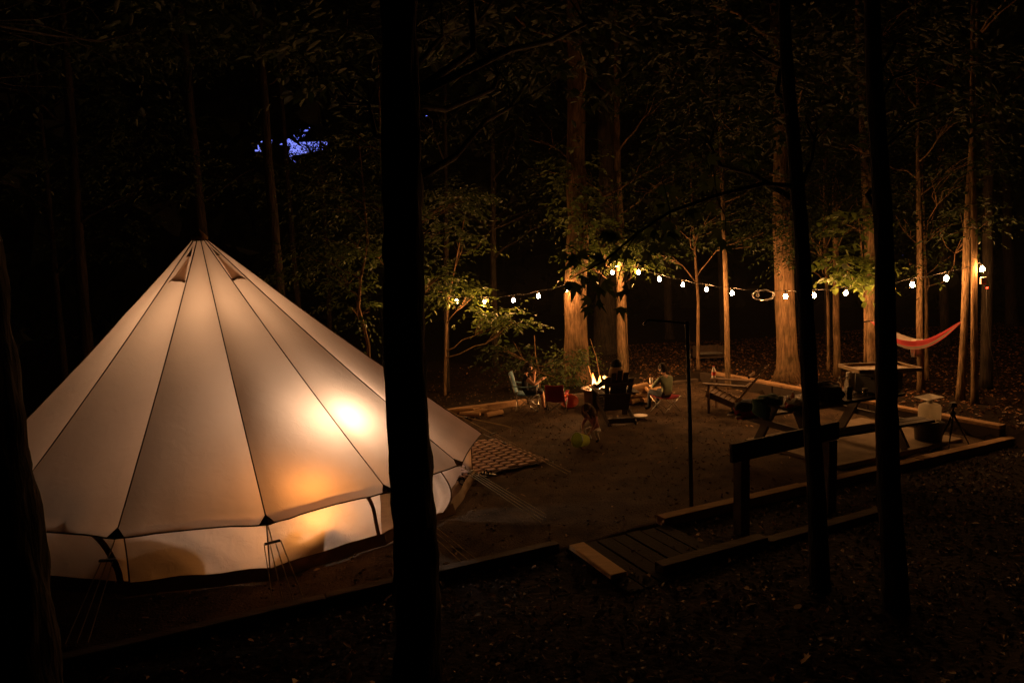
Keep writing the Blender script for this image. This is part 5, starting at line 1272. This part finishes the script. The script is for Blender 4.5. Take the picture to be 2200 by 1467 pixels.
for lb, x, y in (('left white paper cup among the food at the left end of the table', -.93, -.02), ('right white paper cup among the food at the left end of the table', -.8, -.06)):
    t = put('paper_cup', lb, x, y, 'cup'); mb = MB(); mb.lathe([(.03, 0), (.042, .1), (.044, .102), (.038, .1), (.027, .01)], 14); mb.build('cup', MAT['paper'], t, smooth=True)
t = put('plate_stack', 'stack of white paper plates behind the sauce bottles', -.66, -.05, 'plates')
for k in range(5): mb = MB(); mb.lathe([(.02, .008 * k), (.08, .008 * k + .002), (.115, .008 * k + .016), (.113, .008 * k + .019), (.078, .008 * k + .006), (.02, .008 * k + .005)], 20); mb.build('plate', MAT['paper'], t, smooth=True)
t = put('drink_can', 'shiny drink can between the paper cups and the backpack', -.55, -.2, 'can'); mb = MB(); mb.lathe([(.026, 0), (.033, .008), (.033, .11), (.026, .122), (.024, .118)], 14); mb.build('can', MAT['steel'], t, smooth=True)
# heap of clothes and shoes on the left end of the front bench
t = put('clothes_heap', 'dark heap of clothes on the left end of the far bench', -.85, .7, 'clothes', .452); mb = MB(); lump(mb, (0, 0, .09), (.3, .15, .14), 31, amp=.4); mb.build('heap', MAT['denim'], t, smooth=True)
t = put('red_shirt', 'dark red shirt hanging off the left end of the far bench', -1.0, .68, 'shirt', .452); mb = MB(); lump(mb, (0, 0, .04), (.16, .14, .1), 33, amp=.5); mb.build('shirt', MAT['red_fabric'], t, smooth=True)
def sneaker(label, x, y, rz):
    t = thing('sneaker', on_tab(x, y, .452), rz, label, 'shoe', 'sneakers on the bench')
    mb = MB(); mb.grid(lambda a, b: Vector((.04 * math.cos(a * 2 * math.pi) * (1 - .25 * b), .12 * math.sin(a * 2 * math.pi) * (1 - .1 * b) - .02 * b, .0 + .03 * b)), 18, 3); mb.build('sole', MAT['white_plastic'], t, smooth=True)
    mb = MB(); mb.grid(lambda a, b: Vector((.036 * math.cos(a * 2 * math.pi) * (1 - .35 * b), .11 * math.sin(a * 2 * math.pi) * (1 - .45 * b) - .035 * b, .03 + .06 * b * (1 - .3 * math.sin(a * 2 * math.pi)))), 18, 6); mb.build('upper', MAT['black_fabric'], t, smooth=True)
    mb = MB()
    for k in range(3): mb.tube([Vector((-.025, .03 - .02 * k, .065 + .008 * k)), Vector((0, .03 - .02 * k, .08 + .008 * k)), Vector((.025, .03 - .02 * k, .065 + .008 * k))], .005, 5)
    mb.build('lace', MAT['white_fabric'], t)
sneaker('left sneaker with white sole sticking out past the bench end', -1.1, .78, 1.6); sneaker('right sneaker with white sole sticking out past the bench end', -1.1, .62, 1.9)

# water jug on the black bin
BN = G(1982, 952, 0.02) + AU * 0.13; t = thing('black_bin', BN, .3, 'black plastic bin on the ground under the white water jug', 'bin')
JZ = D(1982, 906, BN.y + .08).z
mb = MB(); mb.lathe([(.17, 0), (.18, .02), (.205, JZ - .03), (.215, JZ - .025), (.215, JZ - .002), (.02, JZ)], 22); mb.build('bin', MAT['black_plastic'], t, smooth=True)
jb = Vector((BN.x + .02, BN.y + .02, JZ)); t = thing('water_jug', jb, T_R, 'white translucent water jug standing on the black bin', 'water jug')
def sq(r, z, n=24): return [(r * math.copysign(abs(math.cos(a)) ** .5, math.cos(a)), r * .85 * math.copysign(abs(math.sin(a)) ** .5, math.sin(a)), z) for a in np.linspace(0, 2 * math.pi, n + 1)[:-1]]
pr = [(.11, 0), (.135, .02), (.142, .06), (.142, .24), (.13, .28), (.09, .30), (.045, .305)]
mb = MB(); n = 24; vs = [p for r, z in pr for p in sq(r, z)]
mb.add(vs, [(i * n + j, i * n + (j + 1) % n, (i + 1) * n + (j + 1) % n, (i + 1) * n + j) for i in range(len(pr) - 1) for j in range(n)] + [tuple(range(n - 1, -1, -1)), tuple((len(pr) - 1) * n + j for j in range(n))])
mb.build('body', MAT['jug'], t, smooth=True)
mb = MB(); mb.lathe([(.04, .305), (.04, .34), (.01, .345)], 14); mb.build('cap', MAT['white_plastic'], t)
mb = MB(); mb.tube([Vector((.0, -.11, .06)), Vector((0, -.17, .06)), Vector((0, -.18, .03))], .014, 8); mb.build('spout', MAT['white_plastic'], t)
t = thing('paper_plates', jb + Vector((-.02, 0, .35)), .4, 'folded white card lying on top of the water jug', 'card')
mb = MB(); mb.add([(-.2, -.12, .03), (.15, -.14, .05), (.18, .12, .06), (-.16, .12, .045), (.06, 0, -.006)], [(0, 1, 4), (1, 2, 4), (2, 3, 4), (3, 0, 4)]); mb.build('card', MAT['paper'], t, solid=.006)
# tripod
T0 = Vector((6.5, 10.15, 0)); t = thing('camera_tripod', T0, 0, 'black camera tripod standing on the gravel right of the water jug', 'tripod')
hd = D(2042, 868, T0.y).z
for u, v in ((2016, 954), (2038, 968), (2086, 962)):
    f = G(u, v, 0) - T0; d = Vector((0, 0, hd - .14)) - f
    mb = MB(); mb.tube([f, f + d * .45], .009, 7); lo = mb.build('leg', MAT['black_plastic'], t, smooth=True)
    mb = MB(); mb.tube([f + d * .42, f + d], .015, 8); mb.build('upper_tube', MAT['black_plastic'], lo, smooth=True)
    mb = MB(); mb.lathe([(.014, -.015), (.012, .02)], 8, f + Vector((0, 0, .015))); mb.build('rubber_foot', MAT['black_plastic'], lo)
mb = MB(); mb.tube([Vector((0, 0, hd - .38)), Vector((0, 0, hd - .05))], .013, 8); mb.lathe([(.035, hd - .17), (.04, hd - .13), (.02, hd - .1)], 12); mb.build('centre_column', MAT['black_plastic'], t, smooth=True)
mb = MB(); mb.box((0, 0, hd - .02), (.09, .06, .06)); mb.box((0, 0, hd + .018), (.07, .05, .012)); mb.build('head', MAT['black_plastic'], t, bevel=.008)
mb = MB(); mb.tube([Vector((0, -.03, hd - .03)), Vector((-.22, -.12, hd - .09))], .008, 7); mb.build('pan_handle', MAT['black_plastic'], t, smooth=True)

# hammock between two trees
H0, H1 = D(1868, 690, 13.6), D(2072, 690, 12.3)
ht = thing('hammock', H0.lerp(H1, .5) - Vector((0, 0, .8)), 0, 'striped orange and grey hammock slung between the right-hand trees', 'hammock')
hl = (H1 - H0); hs = hl.cross(Vector((0, 0, 1))).normalized(); sag = .52
def ham(a, b):
    g = math.sin(math.pi * a) ** .8
    p = H0.lerp(H1, .02 + .96 * a) + Vector((0, 0, -sag * (4 * a * (1 - a)) ** 1.1))
    w = (b - .5) * 2
    return p + hs * (w * (.03 + .24 * g)) + Vector((0, 0, .17 * g * w * w + .012 * math.sin(b * 30 + a * 8) * (.4 + g)))
cols = ['hammock_grey', 'hammock_orange', 'hammock_orange', 'hammock_grey', 'hammock_orange']
for k in range(5):
    mb = MB(); mb.grid(lambda a, b: ham(a, (k + b) / 5), 40, 4); mb.build('fabric_stripe', MAT[cols[k]], ht, smooth=True, off=ht.location)
for e, q in ((H0, ham(0, .5)), (H1, ham(1, .5))):
    mb = MB(); d = (e - q).normalized(); mb.tube([q - d * .02, e + d * .12], .012, 6); mb.build('strap', MAT['black_fabric'], ht, off=ht.location)
hp_ = ham(.46, .05)
t = thing('hanging_cloth', hp_, 0, 'pale cloth hanging down from the middle of the hammock', 'cloth'); mb = MB()
mb.grid(lambda a, b: Vector(((a - .5) * (.16 + .03 * math.sin(b * 4)), .02 * math.sin(a * 11 + b), .03 - .34 * b)), 10, 8); mb.build('cloth', MAT['white_fabric'], t, smooth=True, solid=.006)

# ------------------------------------------------------------------ thin haze added for a soft glow round the lamps
hm, hnt, hout = new_mat('haze_air')
hv = nd(hnt, 'ShaderNodeVolumePrincipled'); hv.inputs['Color'].default_value = (0.92, 0.92, 0.92, 1); hv.inputs['Density'].default_value = 0.00045
hnt.links.new(hv.outputs[0], hout.inputs['Volume'])
hb = MB(); hb.box((0, 140, 16.75), (620, 470, 38.5)); tag(hb.build('haze', hm), 'thin haze added over the camp for a glow round the lamps', 'haze', kind='stuff')
